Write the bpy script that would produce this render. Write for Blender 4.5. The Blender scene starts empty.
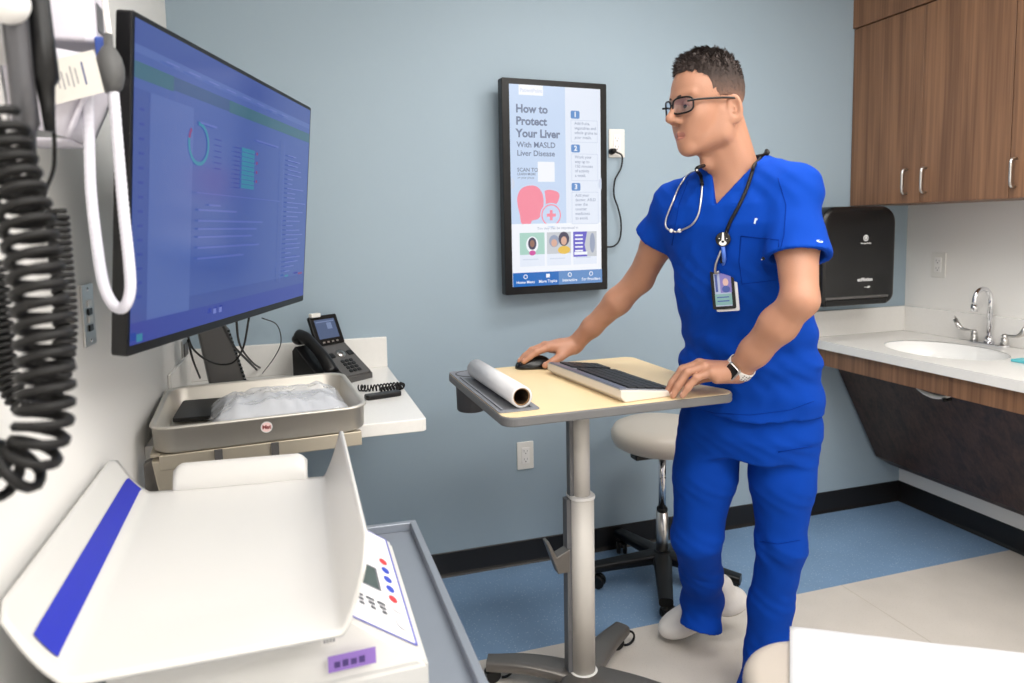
import bpy, bmesh, math, random
import numpy as np
from mathutils import Vector, Matrix, Euler
from mathutils.bvhtree import BVHTree
random.seed(7)
PI = math.pi
SC = bpy.context.scene
COL = SC.collection

# ------------------------------------------------------------------ camera
F_PX, CX, CY = 676.93, 491.02, 290.75
CR = Vector((0.958, -0.285, -0.022)); CU = Vector((0.047, 0.081, 0.996)); CF = Vector((0.282, 0.955, -0.091))
yaw, pit, rol = math.radians(16.4497), math.radians(5.2025), math.radians(-1.2572)
_f = Vector((math.sin(yaw), math.cos(yaw), 0)); _r = Vector((math.cos(yaw), -math.sin(yaw), 0)); _u = Vector((0, 0, 1))
CF = _f*math.cos(pit) - _u*math.sin(pit); _u2 = _u*math.cos(pit) + _f*math.sin(pit)
CR = _r*math.cos(rol) + _u2*math.sin(rol); CU = _u2*math.cos(rol) - _r*math.sin(rol)
CAM = Vector((0, 0, 1.40))
cd = bpy.data.cameras.new('camera'); cam = bpy.data.objects.new('camera', cd); COL.objects.link(cam)
cam.matrix_world = Matrix(((CR.x, CU.x, -CF.x, CAM.x), (CR.y, CU.y, -CF.y, CAM.y), (CR.z, CU.z, -CF.z, CAM.z), (0, 0, 0, 1)))
cd.sensor_width = 36; cd.lens = F_PX/1024*36
cd.shift_x = (512-CX)/1024; cd.shift_y = -(341.5-CY)/1024
cd.clip_start = 0.02
cd.dof.use_dof = True; cd.dof.focus_distance = 1.95; cd.dof.aperture_fstop = 3.6
SC.camera = cam

# ------------------------------------------------------------------ world, lamps, exposure
wd = bpy.data.worlds.new('world'); SC.world = wd; wd.use_nodes = True
wd.node_tree.nodes['Background'].inputs[0].default_value = (0.8, 0.87, 1, 1)
wd.node_tree.nodes['Background'].inputs[1].default_value = 0.3
SC.view_settings.view_transform = 'Standard'; SC.view_settings.look = 'None'
SC.view_settings.gamma = 1; SC.view_settings.use_curve_mapping = False
SC.view_settings.exposure = 0.0
LAMPS = [(0.45, 0.35, 16), (1.9, 0.45, 16), (1.2, -0.9, 34), (1.3, 1.55, 15)]   # ceiling panels: x, y, watts

# ------------------------------------------------------------------ helpers
def W(x, y, d):
    return CAM + CR*((x-CX)/F_PX*d) - CU*((y-CY)/F_PX*d) + CF*d
def ray(x, y):
    return (CR*((x-CX)/F_PX) - CU*((y-CY)/F_PX) + CF)
def PX(x, y, X=None, Y=None, Z=None):
    r = ray(x, y)
    if X is not None: t = (X-CAM.x)/r.x
    elif Y is not None: t = (Y-CAM.y)/r.y
    else: t = (Z-CAM.z)/r.z
    return CAM + r*t

def s2l(c):
    return tuple((v/255/12.92 if v/255 <= 0.04045 else ((v/255+0.055)/1.055)**2.4) for v in c) + (1,)

def mat(name, c, rough=0.5, metal=0.0, bump=0.0, bscale=60, var=0.0, vscale=8, emit=None, es=1.0, trans=0, sub=0, coat=0, spec=0.5, srgb=True):
    m = bpy.data.materials.new(name); m.use_nodes = True
    nt = m.node_tree; b = nt.nodes['Principled BSDF']
    col = s2l(c) if srgb else tuple(c)+(1,)
    b.inputs['Base Color'].default_value = col
    b.inputs['Roughness'].default_value = rough; b.inputs['Metallic'].default_value = metal
    b.inputs['Specular IOR Level'].default_value = spec
    b.inputs['Coat Weight'].default_value = coat
    if trans: b.inputs['Transmission Weight'].default_value = trans
    if sub:
        b.inputs['Subsurface Weight'].default_value = sub; b.inputs['Subsurface Radius'].default_value = (0.01, 0.004, 0.002)
    if emit:
        b.inputs['Emission Color'].default_value = s2l(emit); b.inputs['Emission Strength'].default_value = es
    tc = nt.nodes.new('ShaderNodeTexCoord')
    if var:
        n = nt.nodes.new('ShaderNodeTexNoise'); n.inputs['Scale'].default_value = vscale; n.inputs['Detail'].default_value = 5
        nt.links.new(tc.outputs['Object'], n.inputs['Vector'])
        mx = nt.nodes.new('ShaderNodeMix'); mx.data_type = 'RGBA'
        mx.inputs[6].default_value = tuple(max(0, v*(1-var)) for v in col[:3])+(1,)
        mx.inputs[7].default_value = tuple(min(1, v*(1+var)) for v in col[:3])+(1,)
        nt.links.new(n.outputs['Fac'], mx.inputs[0]); nt.links.new(mx.outputs[2], b.inputs['Base Color'])
    if bump:
        n = nt.nodes.new('ShaderNodeTexNoise'); n.inputs['Scale'].default_value = bscale; n.inputs['Detail'].default_value = 4
        nt.links.new(tc.outputs['Object'], n.inputs['Vector'])
        bp = nt.nodes.new('ShaderNodeBump'); bp.inputs['Strength'].default_value = bump; bp.inputs['Distance'].default_value = 0.01
        nt.links.new(n.outputs['Fac'], bp.inputs['Height']); nt.links.new(bp.outputs['Normal'], b.inputs['Normal'])
    return m

def wood(name, ca, cb, axis='Z', scale=1.0, rough=0.42):
    m = bpy.data.materials.new(name); m.use_nodes = True; nt = m.node_tree; b = nt.nodes['Principled BSDF']
    tc = nt.nodes.new('ShaderNodeTexCoord'); mp = nt.nodes.new('ShaderNodeMapping')
    sc = {'Z': (26, 26, 0.9), 'D': (22, 22, 1.6)}[axis]
    mp.inputs['Scale'].default_value = tuple(s*scale for s in sc)
    if axis == 'D': mp.inputs['Rotation'].default_value = (0.0, 0.0, 0)
    nt.links.new(tc.outputs['Object'], mp.inputs['Vector'])
    n1 = nt.nodes.new('ShaderNodeTexNoise'); n1.inputs['Scale'].default_value = 1.0; n1.inputs['Detail'].default_value = 6; n1.inputs['Distortion'].default_value = 0.6
    nt.links.new(mp.outputs[0], n1.inputs['Vector'])
    mp2 = nt.nodes.new('ShaderNodeMapping'); mp2.inputs['Scale'].default_value = tuple(s*scale*4.5 for s in sc[:2])+(2.2*scale,)
    nt.links.new(tc.outputs['Object'], mp2.inputs['Vector'])
    n2 = nt.nodes.new('ShaderNodeTexNoise'); n2.inputs['Scale'].default_value = 1.0; n2.inputs['Detail'].default_value = 3
    nt.links.new(mp2.outputs[0], n2.inputs['Vector'])
    ad = nt.nodes.new('ShaderNodeMix'); ad.inputs[0].default_value = 0.4
    nt.links.new(n1.outputs['Fac'], ad.inputs[2]); nt.links.new(n2.outputs['Fac'], ad.inputs[3])
    cr = nt.nodes.new('ShaderNodeValToRGB'); cr.color_ramp.elements[0].position = 0.38; cr.color_ramp.elements[1].position = 0.62
    cr.color_ramp.elements[0].color = s2l(ca); cr.color_ramp.elements[1].color = s2l(cb)
    nt.links.new(ad.outputs[0], cr.inputs[0]); nt.links.new(cr.outputs[0], b.inputs['Base Color'])
    b.inputs['Roughness'].default_value = rough
    return m

class MB:
    """collects shapes into one bmesh with material slots"""
    def __init__(s): s.bm = bmesh.new(); s.mats = []; s.mi = 0
    def m(s, mt):
        if mt not in s.mats: s.mats.append(mt)
        s.mi = s.mats.index(mt); return s
    def _add(s, b2, M=None, smooth=True):
        if M is not None: bmesh.ops.transform(b2, matrix=M, verts=b2.verts)
        vm = {v: s.bm.verts.new(v.co) for v in b2.verts}
        for f in b2.faces:
            try: nf = s.bm.faces.new([vm[v] for v in f.verts])
            except ValueError: continue
            nf.material_index = s.mi; nf.smooth = smooth
        b2.free(); return s
    def box(s, lo, hi, bev=0.0, M=None, seg=2):
        b = bmesh.new(); bmesh.ops.create_cube(b, size=1)
        lo = Vector(lo); hi = Vector(hi)
        for v in b.verts: v.co = Vector([(lo[i]+hi[i])/2 + v.co[i]*(hi[i]-lo[i]) for i in range(3)])
        if bev: bmesh.ops.bevel(b, geom=list(b.edges), offset=bev, segments=seg, affect='EDGES', profile=0.5)
        return s._add(b, M, smooth=False)
    def cyl(s, a, b_, r, r2=None, n=24, cap=True, bev=0):
        a = Vector(a); b_ = Vector(b_); r2 = r if r2 is None else r2
        b = bmesh.new(); L = (b_-a).length
        bmesh.ops.create_cone(b, cap_ends=cap, segments=n, radius1=r, radius2=r2, depth=L)
        if bev:
            es = [e for e in b.edges if abs(e.verts[0].co.z-e.verts[1].co.z) < 1e-6]
            bmesh.ops.bevel(b, geom=es, offset=bev, segments=3, affect='EDGES', profile=0.5)
        q = (b_-a).to_track_quat('Z', 'Y').to_matrix().to_4x4()
        return s._add(b, Matrix.Translation((a+b_)/2) @ q)
    def sph(s, c, r, n=16, sc=(1, 1, 1), R=None):
        b = bmesh.new(); bmesh.ops.create_uvsphere(b, u_segments=n*2, v_segments=n, radius=r)
        M = Matrix.Translation(Vector(c)) @ (R.to_4x4() if R is not None else Matrix.Identity(4)) @ Matrix.Diagonal((*sc, 1))
        return s._add(b, M)
    def tube(s, pts, r, n=8, closed=False, cap=True):
        pts = [Vector(p) for p in pts]; N = len(pts)
        rr = r if isinstance(r, (list, tuple)) else [r]*N
        t0 = (pts[1]-pts[0]).normalized(); up = Vector((0, 0, 1)) if abs(t0.z) < 0.9 else Vector((1, 0, 0))
        nrm = t0.cross(up).normalized(); rings = []
        for i, p in enumerate(pts):
            if closed: t = (pts[(i+1) % N]-pts[i-1]).normalized()
            else: t = (pts[min(i+1, N-1)]-pts[max(i-1, 0)]).normalized()
            nrm = (nrm - t*nrm.dot(t)).normalized(); bi = t.cross(nrm)
            rings.append([s.bm.verts.new(p + (nrm*math.cos(2*PI*k/n)+bi*math.sin(2*PI*k/n))*rr[i]) for k in range(n)])
        for i in range(N if closed else N-1):
            A, B = rings[i], rings[(i+1) % N]
            for k in range(n):
                try:
                    f = s.bm.faces.new((A[k], A[(k+1) % n], B[(k+1) % n], B[k])); f.smooth = True; f.material_index = s.mi
                except ValueError: pass
        if cap and not closed:
            for rg in (rings[0][::-1], rings[-1]):
                f = s.bm.faces.new(rg); f.material_index = s.mi
        return s
    def lathe(s, prof, c=(0, 0, 0), n=40, M=None, cap=True):
        b = bmesh.new(); rings = []
        for r, z in prof:
            rings.append([b.verts.new((r*math.cos(2*PI*k/n), r*math.sin(2*PI*k/n), z)) for k in range(n)])
        for A, B in zip(rings, rings[1:]):
            for k in range(n): b.faces.new((A[k], A[(k+1) % n], B[(k+1) % n], B[k]))
        if cap:
            b.faces.new(rings[0][::-1]); b.faces.new(rings[-1])
        T = Matrix.Translation(Vector(c))
        return s._add(b, (M @ T) if M is not None else T)
    def prism(s, poly, h0, h1, M=None, bev=0, seg=3, smooth=False):
        """polygon in XY extruded from h0 to h1 along Z"""
        b = bmesh.new(); vs = [b.verts.new((x, y, h0)) for x, y in poly]; f = b.faces.new(vs)
        e = bmesh.ops.extrude_face_region(b, geom=[f])
        for v in e['geom']:
            if isinstance(v, bmesh.types.BMVert): v.co.z = h1
        bmesh.ops.recalc_face_normals(b, faces=b.faces)
        if bev:
            es = [e for e in b.edges if abs(e.verts[0].co.z-e.verts[1].co.z) < 1e-7]
            bmesh.ops.bevel(b, geom=es, offset=bev, segments=seg, affect='EDGES', profile=0.5)
        return s._add(b, M, smooth)
    def poly(s, pts, smooth=False):
        vs = [s.bm.verts.new(Vector(p)) for p in pts]; f = s.bm.faces.new(vs); f.material_index = s.mi; f.smooth = smooth; return s
    def grid(s, fn, nu, nv, smooth=True):
        g = [[s.bm.verts.new(Vector(fn(i/nu, j/nv))) for j in range(nv+1)] for i in range(nu+1)]
        for i in range(nu):
            for j in range(nv):
                f = s.bm.faces.new((g[i][j], g[i+1][j], g[i+1][j+1], g[i][j+1])); f.smooth = smooth; f.material_index = s.mi
        return s
    def mesh(s, me, M=None):
        b = bmesh.new(); b.from_mesh(me); return s._add(b, M, smooth=False)
    def build(s, name, mt=None, parent=None, world=False, label=None, autosm=True):
        me = bpy.data.meshes.new(name)
        if mt is not None and not s.mats: s.mats = [mt]
        for f in s.bm.faces: f.material_index = max(0, min(f.material_index, len(s.mats)-1))
        s.bm.normal_update(); s.bm.to_mesh(me); s.bm.free()
        for x in s.mats: me.materials.append(x)
        o = bpy.data.objects.new(name, me); COL.objects.link(o)
        if parent is not None:
            o.parent = parent
            if world:
                M = Matrix.Identity(4); p = parent
                while p is not None: M = p.matrix_basis @ M; p = p.parent
                me.transform(M.inverted())
        if label: o['label'] = label
        return o

def thing(name, label, cat, loc=(0, 0, 0), rz=0.0, group=None):
    o = bpy.data.objects.new(name, None); COL.objects.link(o); o.empty_display_size = 0.05
    o.location = loc; o.rotation_euler = (0, 0, rz); o['label'] = label; o['category'] = cat
    if group: o['group'] = group
    return o
def tag(o, label, cat, group=None):
    o['label'] = label; o['category'] = cat
    if group: o['group'] = group
    return o
def struct(o): o['kind'] = 'structure'; return o
def rrect(x0, y0, x1, y1, r, n=6):
    P = []
    for cx, cy, a in ((x1-r, y1-r, 0), (x0+r, y1-r, 90), (x0+r, y0+r, 180), (x1-r, y0+r, 270)):
        for k in range(n+1):
            t = math.radians(a+90*k/n); P.append((cx+r*math.cos(t), cy+r*math.sin(t)))
    return P
def spline(pts, n=8):
    pts = [Vector(p) for p in pts]; P = [2*pts[0]-pts[1]] + pts + [2*pts[-1]-pts[-2]]; out = []
    for i in range(1, len(P)-2):
        for k in range(n):
            t = k/n; a, b, c, d = P[i-1], P[i], P[i+1], P[i+2]
            out.append(0.5*((2*b)+(c-a)*t+(2*a-5*b+4*c-d)*t*t+(3*b-a-3*c+d)*t**3))
    out.append(pts[-1]); return out
def helix(path, R, r, turns, n=12, steps=14, mb=None):
    """coil of radius R wound along a path"""
    pts = [Vector(p) for p in path]; L = [0]
    for a, b in zip(pts, pts[1:]): L.append(L[-1]+(b-a).length)
    tot = L[-1]; out = []; nrm = None; N = int(turns*steps)
    for i in range(N+1):
        s = tot*i/N; j = max(k for k in range(len(L)-1) if L[k] <= s+1e-9)
        t = (s-L[j])/(L[j+1]-L[j]); p = pts[j].lerp(pts[j+1], t); d = (pts[j+1]-pts[j]).normalized()
        if nrm is None: nrm = d.cross(Vector((0.3, 1, 0.2))).normalized()
        nrm = (nrm-d*nrm.dot(d)).normalized(); bi = d.cross(nrm); a = 2*PI*turns*i/N
        out.append(p+(nrm*math.cos(a)+bi*math.sin(a))*R)
    mb = mb or MB(); mb.tube(out, r, n=6); return mb
def textmesh(txt, size, align='LEFT', bold=0.0):
    c = bpy.data.curves.new('t', 'FONT'); c.body = txt; c.size = size; c.align_x = align; c.offset = bold; c.resolution_u = 3
    o = bpy.data.objects.new('t', c); COL.objects.link(o)
    dg = bpy.context.evaluated_depsgraph_get(); me = bpy.data.meshes.new_from_object(o.evaluated_get(dg))
    bpy.data.objects.remove(o); bpy.data.curves.remove(c); return me
class Canvas(MB):
    """flat print, drawn in local x (right) / y (up), layered by tiny z"""
    def __init__(s): super().__init__(); s.z = 0
    def rect(s, x0, y0, x1, y1, mt, r=0):
        s.z += 0.00006; s.m(mt)
        P = rrect(x0, y0, x1, y1, r, 4) if r else [(x0, y0), (x1, y0), (x1, y1), (x0, y1)]
        s.poly([(x, y, s.z) for x, y in P]); return s
    def pl(s, pts, mt): s.z += 0.00006; s.m(mt); s.poly([(x, y, s.z) for x, y in pts]); return s
    def ell(s, cx, cy, a, b, mt, n=28): return s.pl([(cx+a*math.cos(2*PI*k/n), cy+b*math.sin(2*PI*k/n)) for k in range(n)], mt)
    def text(s, t, x, y, size, mt, align='LEFT', bold=0.0):
        s.z += 0.00006; s.m(mt); s.mesh(textmesh(t, size, align, bold), Matrix.Translation((x, y, s.z))); return s
def frame(o, x, y):
    """4x4 from origin, local x, local y"""
    x = Vector(x).normalized(); z = x.cross(Vector(y)).normalized(); y = z.cross(x)
    return Matrix(((x.x, y.x, z.x, o[0]), (x.y, y.y, z.y, o[1]), (x.z, y.z, z.z, o[2]), (0, 0, 0, 1)))

# ------------------------------------------------------------------ materials
M = {}
M['wallblue'] = mat('blue_wall_paint', (154, 172, 185), 0.55, bump=0.03, bscale=180)
M['wallwhite'] = mat('white_wall_paint', (240, 238, 234), 0.55, bump=0.04, bscale=200)
M['ceil'] = mat('ceiling_tile', (235, 235, 232), 0.9, bump=0.2, bscale=120)
M['base'] = mat('black_vinyl_base', (24, 21, 20), 0.4)
M['quartz'] = mat('white_quartz', (236, 234, 230), 0.22, var=0.03, vscale=90)
M['porc'] = mat('porcelain', (245, 245, 243), 0.08)
M['wood'] = wood('walnut_laminate', (104, 73, 52), (140, 102, 74), 'Z')
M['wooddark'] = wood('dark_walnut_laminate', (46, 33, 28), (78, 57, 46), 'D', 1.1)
M['edge'] = mat('dark_seam', (40, 28, 22), 0.6)
M['chrome'] = mat('chrome', (225, 225, 228), 0.08, 1)
M['nickel'] = mat('brushed_nickel', (205, 203, 200), 0.28, 1)
M['steel'] = mat('stainless_steel', (206, 201, 192), 0.42, 0.6, bump=0.02, bscale=300)
M['tan'] = mat('tan_steel', (196, 186, 168), 0.35, 0.6)
M['alu'] = mat('satin_aluminium', (216, 211, 204), 0.5, 0.1)
M['castalu'] = mat('cast_grey_metal', (120, 116, 112), 0.4, 0.6, bump=0.08, bscale=200)
M['greyplast'] = mat('grey_plastic', (104, 105, 108), 0.45)
M['greyplast2'] = mat('mid_grey_tray_plastic', (128, 130, 136), 0.5)
M['edgeband'] = mat('grey_edge_band', (108, 108, 109), 0.5)
M['maple'] = mat('pale_maple_laminate', (240, 215, 170), 0.4, var=0.03, vscale=20)
M['black'] = mat('black_plastic', (12, 12, 13), 0.35, spec=.35)
M['blackgloss'] = mat('black_glossy_plastic', (16, 16, 17), 0.25, spec=.4)
M['rubber'] = mat('black_rubber', (15, 14, 14), 0.55, spec=.35)
M['dkgrey'] = mat('dark_grey_plastic', (82, 80, 79), 0.45)
M['white'] = mat('white_plastic', (240, 238, 235), 0.32)
M['whitemat'] = mat('white_enamel', (212, 210, 206), 0.3)
M['paper'] = mat('white_paper', (214, 214, 215), 0.75)
M['ivory'] = mat('ivory_plastic', (232, 230, 224), 0.3)
M['vinylb'] = mat('beige_vinyl', (206, 196, 182), 0.38, bump=0.05, bscale=150)
M['cart'] = mat('grey_steel_cart', (150, 156, 166), 0.32, 0.5)
M['cloth'] = mat('royal_blue_scrub_cloth', (2, 62, 164), 0.85, bump=0.1, bscale=700, var=0.06, vscale=6, spec=.15)
M['clothseam'] = mat('blue_seam_cloth', (2, 46, 134), 0.9, spec=.1)
M['skin'] = mat('skin', (182, 132, 106), 0.48, bump=0.06, bscale=260, var=0.07, vscale=22, sub=0.12)
M['lip'] = mat('lip_skin', (166, 108, 92), 0.42)
M['nail'] = mat('fingernail', (222, 176, 156), 0.25)
M['hair'] = mat('dark_hair', (58, 46, 42), 0.75, var=0.3, vscale=60)
M['fadehair'] = mat('short_side_hair', (112, 90, 78), 0.65, var=0.25, vscale=240)
M['eyew'] = mat('eye_white', (228, 222, 216), 0.15)
M['iris'] = mat('iris_brown', (46, 30, 22), 0.1)
M['shoe'] = mat('white_shoe', (226, 222, 218), 0.6, bump=0.1, bscale=90)
M['sole'] = mat('shoe_sole', (196, 188, 176), 0.6)
M['cardboard'] = mat('cardboard', (176, 136, 96), 0.8)

def floor_mats():
    out = []
    for nm, base, sp, sc in (('beige_vinyl_floor', (222, 214, 205), (204, 194, 183), 160), ('blue_vinyl_floor', (130, 162, 197), (190, 208, 228), 95)):
        m = bpy.data.materials.new(nm); m.use_nodes = True; nt = m.node_tree; b = nt.nodes['Principled BSDF']
        tc = nt.nodes.new('ShaderNodeTexCoord')
        v = nt.nodes.new('ShaderNodeTexVoronoi'); v.inputs['Scale'].default_value = sc
        nt.links.new(tc.outputs['Object'], v.inputs['Vector'])
        cr = nt.nodes.new('ShaderNodeValToRGB'); cr.color_ramp.elements[0].position = 0.10; cr.color_ramp.elements[1].position = 0.22
        cr.color_ramp.elements[0].color = s2l(sp); cr.color_ramp.elements[1].color = s2l(base)
        nt.links.new(v.outputs['Distance'], cr.inputs[0])
        n = nt.nodes.new('ShaderNodeTexNoise'); n.inputs['Scale'].default_value = 5; nt.links.new(tc.outputs['Object'], n.inputs['Vector'])
        mx = nt.nodes.new('ShaderNodeMix'); mx.data_type = 'RGBA'; mx.blend_type = 'MULTIPLY'; mx.inputs[0].default_value = 0.22
        nt.links.new(cr.outputs[0], mx.inputs[6]); nt.links.new(n.outputs['Fac'], mx.inputs[7])
        nt.links.new(mx.outputs[2], b.inputs['Base Color']); b.inputs['Roughness'].default_value = 0.38
        out.append(m)
    return out
M['fbeige'], M['fblue'] = floor_mats()

# ------------------------------------------------------------------ room shell
XL, XR, YB, YF, ZC = -0.366, 2.872, 2.583, -1.7, 2.62
YS = 2.022
mb = MB(); mb.m(M['fbeige']).box((XL-.1, YF-.1, -0.1), (XR+.1, YS, 0)); mb.m(M['fblue']).box((XL-.1, YS, -0.1), (XR+.1, YB+.1, 0))
mb.m(M['sole']).box((1.98, 0.9, -0.01), (1.984, YS, 0.0006)); mb.box((XL, 1.30, -0.01), (XR, 1.304, 0.0006))
struct(mb.build('floor'))
struct(MB().box((XL-.1, YF-.1, ZC), (XR+.1, YB+.1, ZC+.1)).build('ceiling', M['ceil']))
struct(MB().box((XL-.1, YB, 0), (XR+.1, YB+.1, ZC)).build('wall_back', M['wallblue']))
struct(MB().box((XL-.1, YF, 0), (XL, YB, ZC)).build('wall_left', M['wallwhite']))
struct(MB().box((XR, YF, 0), (XR+.1, YB, ZC)).build('wall_right', M['wallwhite']))
struct(MB().box((XL-.1, YF-.1, 0), (XR+.1, YF, ZC)).build('wall_front', M['wallwhite']))
def baseboard(name, path_is_x, a, b, fixed, sgn):
    prof = [(0, 0), (0.012, 0.0), (0.007, 0.006), (0.004, 0.014), (0.004, 0.099), (0, 0.102)]
    m = MB()
    for i in range(len(prof)-1):
        p, q = prof[i], prof[i+1]
        if path_is_x: m.poly([(a, fixed+sgn*p[0], p[1]), (b, fixed+sgn*p[0], p[1]), (b, fixed+sgn*q[0], q[1]), (a, fixed+sgn*q[0], q[1])])
        else: m.poly([(fixed+sgn*p[0], a, p[1]), (fixed+sgn*p[0], b, p[1]), (fixed+sgn*q[0], b, q[1]), (fixed+sgn*q[0], a, q[1])])
    struct(m.build(name, M['base']))
baseboard('baseboard_back', True, XL, XR, YB, -1); baseboard('baseboard_right', False, YF, YB, XR, -1); baseboard('baseboard_left', False, YF, YB, XL, 1)

def ceiling_light(i, x, y, w):
    t = thing('ceiling_light', ['flat white ceiling light panel above the medicine tray side', 'flat white ceiling light panel above the standing person', 'flat white ceiling light panel nearest the rear wall', 'small flat ceiling light panel near the blue wall'][i], 'ceiling light', (x, y, ZC))
    sx, sy = (0.6, 0.3) if i != 3 else (0.5, 0.15)
    f = MB()
    for lo, hi in (((-sx-.02, -sy-.02, -.02), (sx+.02, -sy, 0)), ((-sx-.02, sy, -.02), (sx+.02, sy+.02, 0)), ((-sx-.02, -sy, -.02), (-sx, sy, 0)), ((sx, -sy, -.02), (sx+.02, sy, 0))): f.box(lo, hi)
    f.build('frame', M['white'], t)
    MB().box((-sx, -sy, -.012), (sx, sy, -.004)).build('diffuser', mat('lit_diffuser', (255, 252, 246), emit=(255, 250, 242), es=3), t)
    ld = bpy.data.lights.new('lamp', 'AREA'); ld.shape = 'RECTANGLE'; ld.size = 2*sx; ld.size_y = 2*sy; ld.energy = w; ld.color = (1, 0.983, 0.958)
    lo = bpy.data.objects.new('lamp', ld); COL.objects.link(lo); lo.parent = t; lo.location = (0, 0, -0.03)
for i, (x, y, w) in enumerate(LAMPS): ceiling_light(i, x, y, w)

# ------------------------------------------------------------------ sink side
CT = 0.865
def sink_side():
    # countertop with integrated oval basin
    t = thing('countertop', 'white quartz sink countertop running along the right wall', 'countertop', (2.57, 1.7, 0.825))
    y0, y1, x0, x1 = 0.7, YB-.001, 2.283, XR-.001
    cx, cy, rx, ry = 2.56, 2.11, .185, .235
    m = MB(); m.m(M['quartz']); bm = m.bm; n = 64
    inner = []; outer = []; 
    for k in range(n):
        a = 2*PI*k/n; dx, dy = math.cos(a), math.sin(a)
        inner.append(bm.verts.new((cx+rx*dx, cy+ry*dy, CT)))
        tx = ((x1-cx)/dx if dx > 1e-9 else ((x0-cx)/dx if dx < -1e-9 else 1e9)); ty = (.45/dy if dy > 1e-9 else (-.45/dy if dy < -1e-9 else 1e9))
        tt = min(tx, ty); outer.append(bm.verts.new((cx+dx*tt, cy+dy*tt, CT)))
    for k in range(n): bm.faces.new((inner[k], inner[(k+1) % n], outer[(k+1) % n], outer[k])).material_index = 0
    # corners
    for sx, sy in ((1, 1), (-1, 1), (-1, -1), (1, -1)):
        c = bm.verts.new(((x1 if sx > 0 else x0), cy+.45*sy, CT))
        ks = [k for k in range(n) if (outer[k].co-Vector(((x1 if sx > 0 else x0), outer[k].co.y, CT))).length < 1e-6 and outer[k].co.y*sy <= (cy+.45*sy)*sy+1e-6]
        ka = max(ks, key=lambda k: outer[k].co.y*sy)
        kt = [k for k in range(n) if abs(outer[k].co.y-(cy+.45*sy)) < 1e-6]
        kb = max(kt, key=lambda k: outer[k].co.x*sx)
        if ka != kb: bm.faces.new((outer[ka], outer[kb], c)).material_index = 0
    m.poly([(x0, cy+.45, CT), (x1, cy+.45, CT), (x1, y1, CT), (x0, y1, CT)]); m.poly([(x0, y0, CT), (x1, y0, CT), (x1, cy-.45, CT), (x0, cy-.45, CT)])
    m.poly([(x0, y0, CT), (x0, y1, CT), (x0, y1, CT-.038), (x0, y0, CT-.038)]); m.poly([(x0, y0, CT), (x1, y0, CT), (x1, y0, CT-.038), (x0, y0, CT-.038)])
    m.poly([(x0, y0, CT-.038), (x0, y1, CT-.038), (cx-rx-.01, y1, CT-.038), (cx-rx-.01, y0, CT-.038)])
    bmesh.ops.recalc_face_normals(bm, faces=bm.faces)
    m.build('slab', None, t, world=True)
    b = MB(); b.m(M['porc'])
    b.grid(lambda u, v: (cx+rx*math.cos(2*PI*v)*(math.cos(u*1.45)**.55*.97+.03), cy+ry*math.sin(2*PI*v)*(math.cos(u*1.45)**.55*.97+.03), CT-.002-.13*math.sin(u*1.45)), 12, 64)
    b.build('basin', None, t, world=True)
    MB().lathe([(.0, 0), (.022, 0), (.022, .003), (.017, .001), (0, .001)], (cx, cy, CT-.1305), cap=False).build('drain', M['chrome'], t, world=True)
    MB().box((XR-.02, y0, CT), (XR-.001, YB-.02, .985), bev=.002).build('backsplash', M['quartz'], t, world=True)
    MB().box((x0, YB-.02, CT), (XR-.001, YB-.001, .985), bev=.002).build('backsplash', M['quartz'], t, world=True)
    # cabinet under it
    t = thing('vanity_cabinet', 'dark walnut vanity under the sink with sloping access panel', 'cabinet', (2.6, 1.7, 0.2))
    MB().box((2.298, y0, .750), (2.322, YB-.001, CT-.0385), bev=.001).build('apron', M['wood'], t, world=True)
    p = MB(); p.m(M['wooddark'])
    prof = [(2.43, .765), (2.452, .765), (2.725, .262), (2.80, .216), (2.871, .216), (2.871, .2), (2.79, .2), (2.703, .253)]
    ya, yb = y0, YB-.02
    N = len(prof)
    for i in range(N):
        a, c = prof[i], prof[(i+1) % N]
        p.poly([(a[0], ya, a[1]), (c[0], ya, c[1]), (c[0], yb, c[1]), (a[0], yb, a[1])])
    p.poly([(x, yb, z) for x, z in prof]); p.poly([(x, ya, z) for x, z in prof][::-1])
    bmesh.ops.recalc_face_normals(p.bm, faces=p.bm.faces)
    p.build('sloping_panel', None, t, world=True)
    h = MB(); h.m(M['ivory'])
    c = PX(931, 394, X=2.40); 
    h.tube([(c.x+.01, c.y+.075-.15*k/14, c.z+.006-.016*math.sin(PI*k/14)) for k in range(15)], [.002+.007*math.sin(PI*k/14) for k in range(15)], n=8)
    h.build('finger_pull', None, t, world=True, label='pale crescent finger pull')
    k_ = PX(944, 400, X=2.40); MB().cyl((k_.x-.004, k_.y, k_.z), (k_.x+.03, k_.y, k_.z), .008).build('lock', M['black'], t, world=True)
    # faucet
    fx, fy = 2.812, 2.115
    t = thing('faucet', 'chrome gooseneck faucet with two wing handles behind the sink', 'faucet', (fx, fy, CT))
    b = MB(); b.prism(rrect(-.025, -.085, .025, .085, .024), 0.0005, .012, bev=.003); b.cyl((0, 0, .01), (0, 0, .04), .02, .013)
    b.build('base_plate', M['chrome'], t)
    sp = [(0, 0, .03), (0, 0, .19)] + [(-.045+.045*math.cos(a), 0, .190+.052*math.sin(a)) for a in [PI*k/12 for k in range(1, 13)]] + [(-.090, 0, .172)]
    MB().tube(sp, .0095, n=16).cyl((-.09, 0, .178), (-.09, 0, .15), .0125).build('spout', M['chrome'], t)
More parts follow.
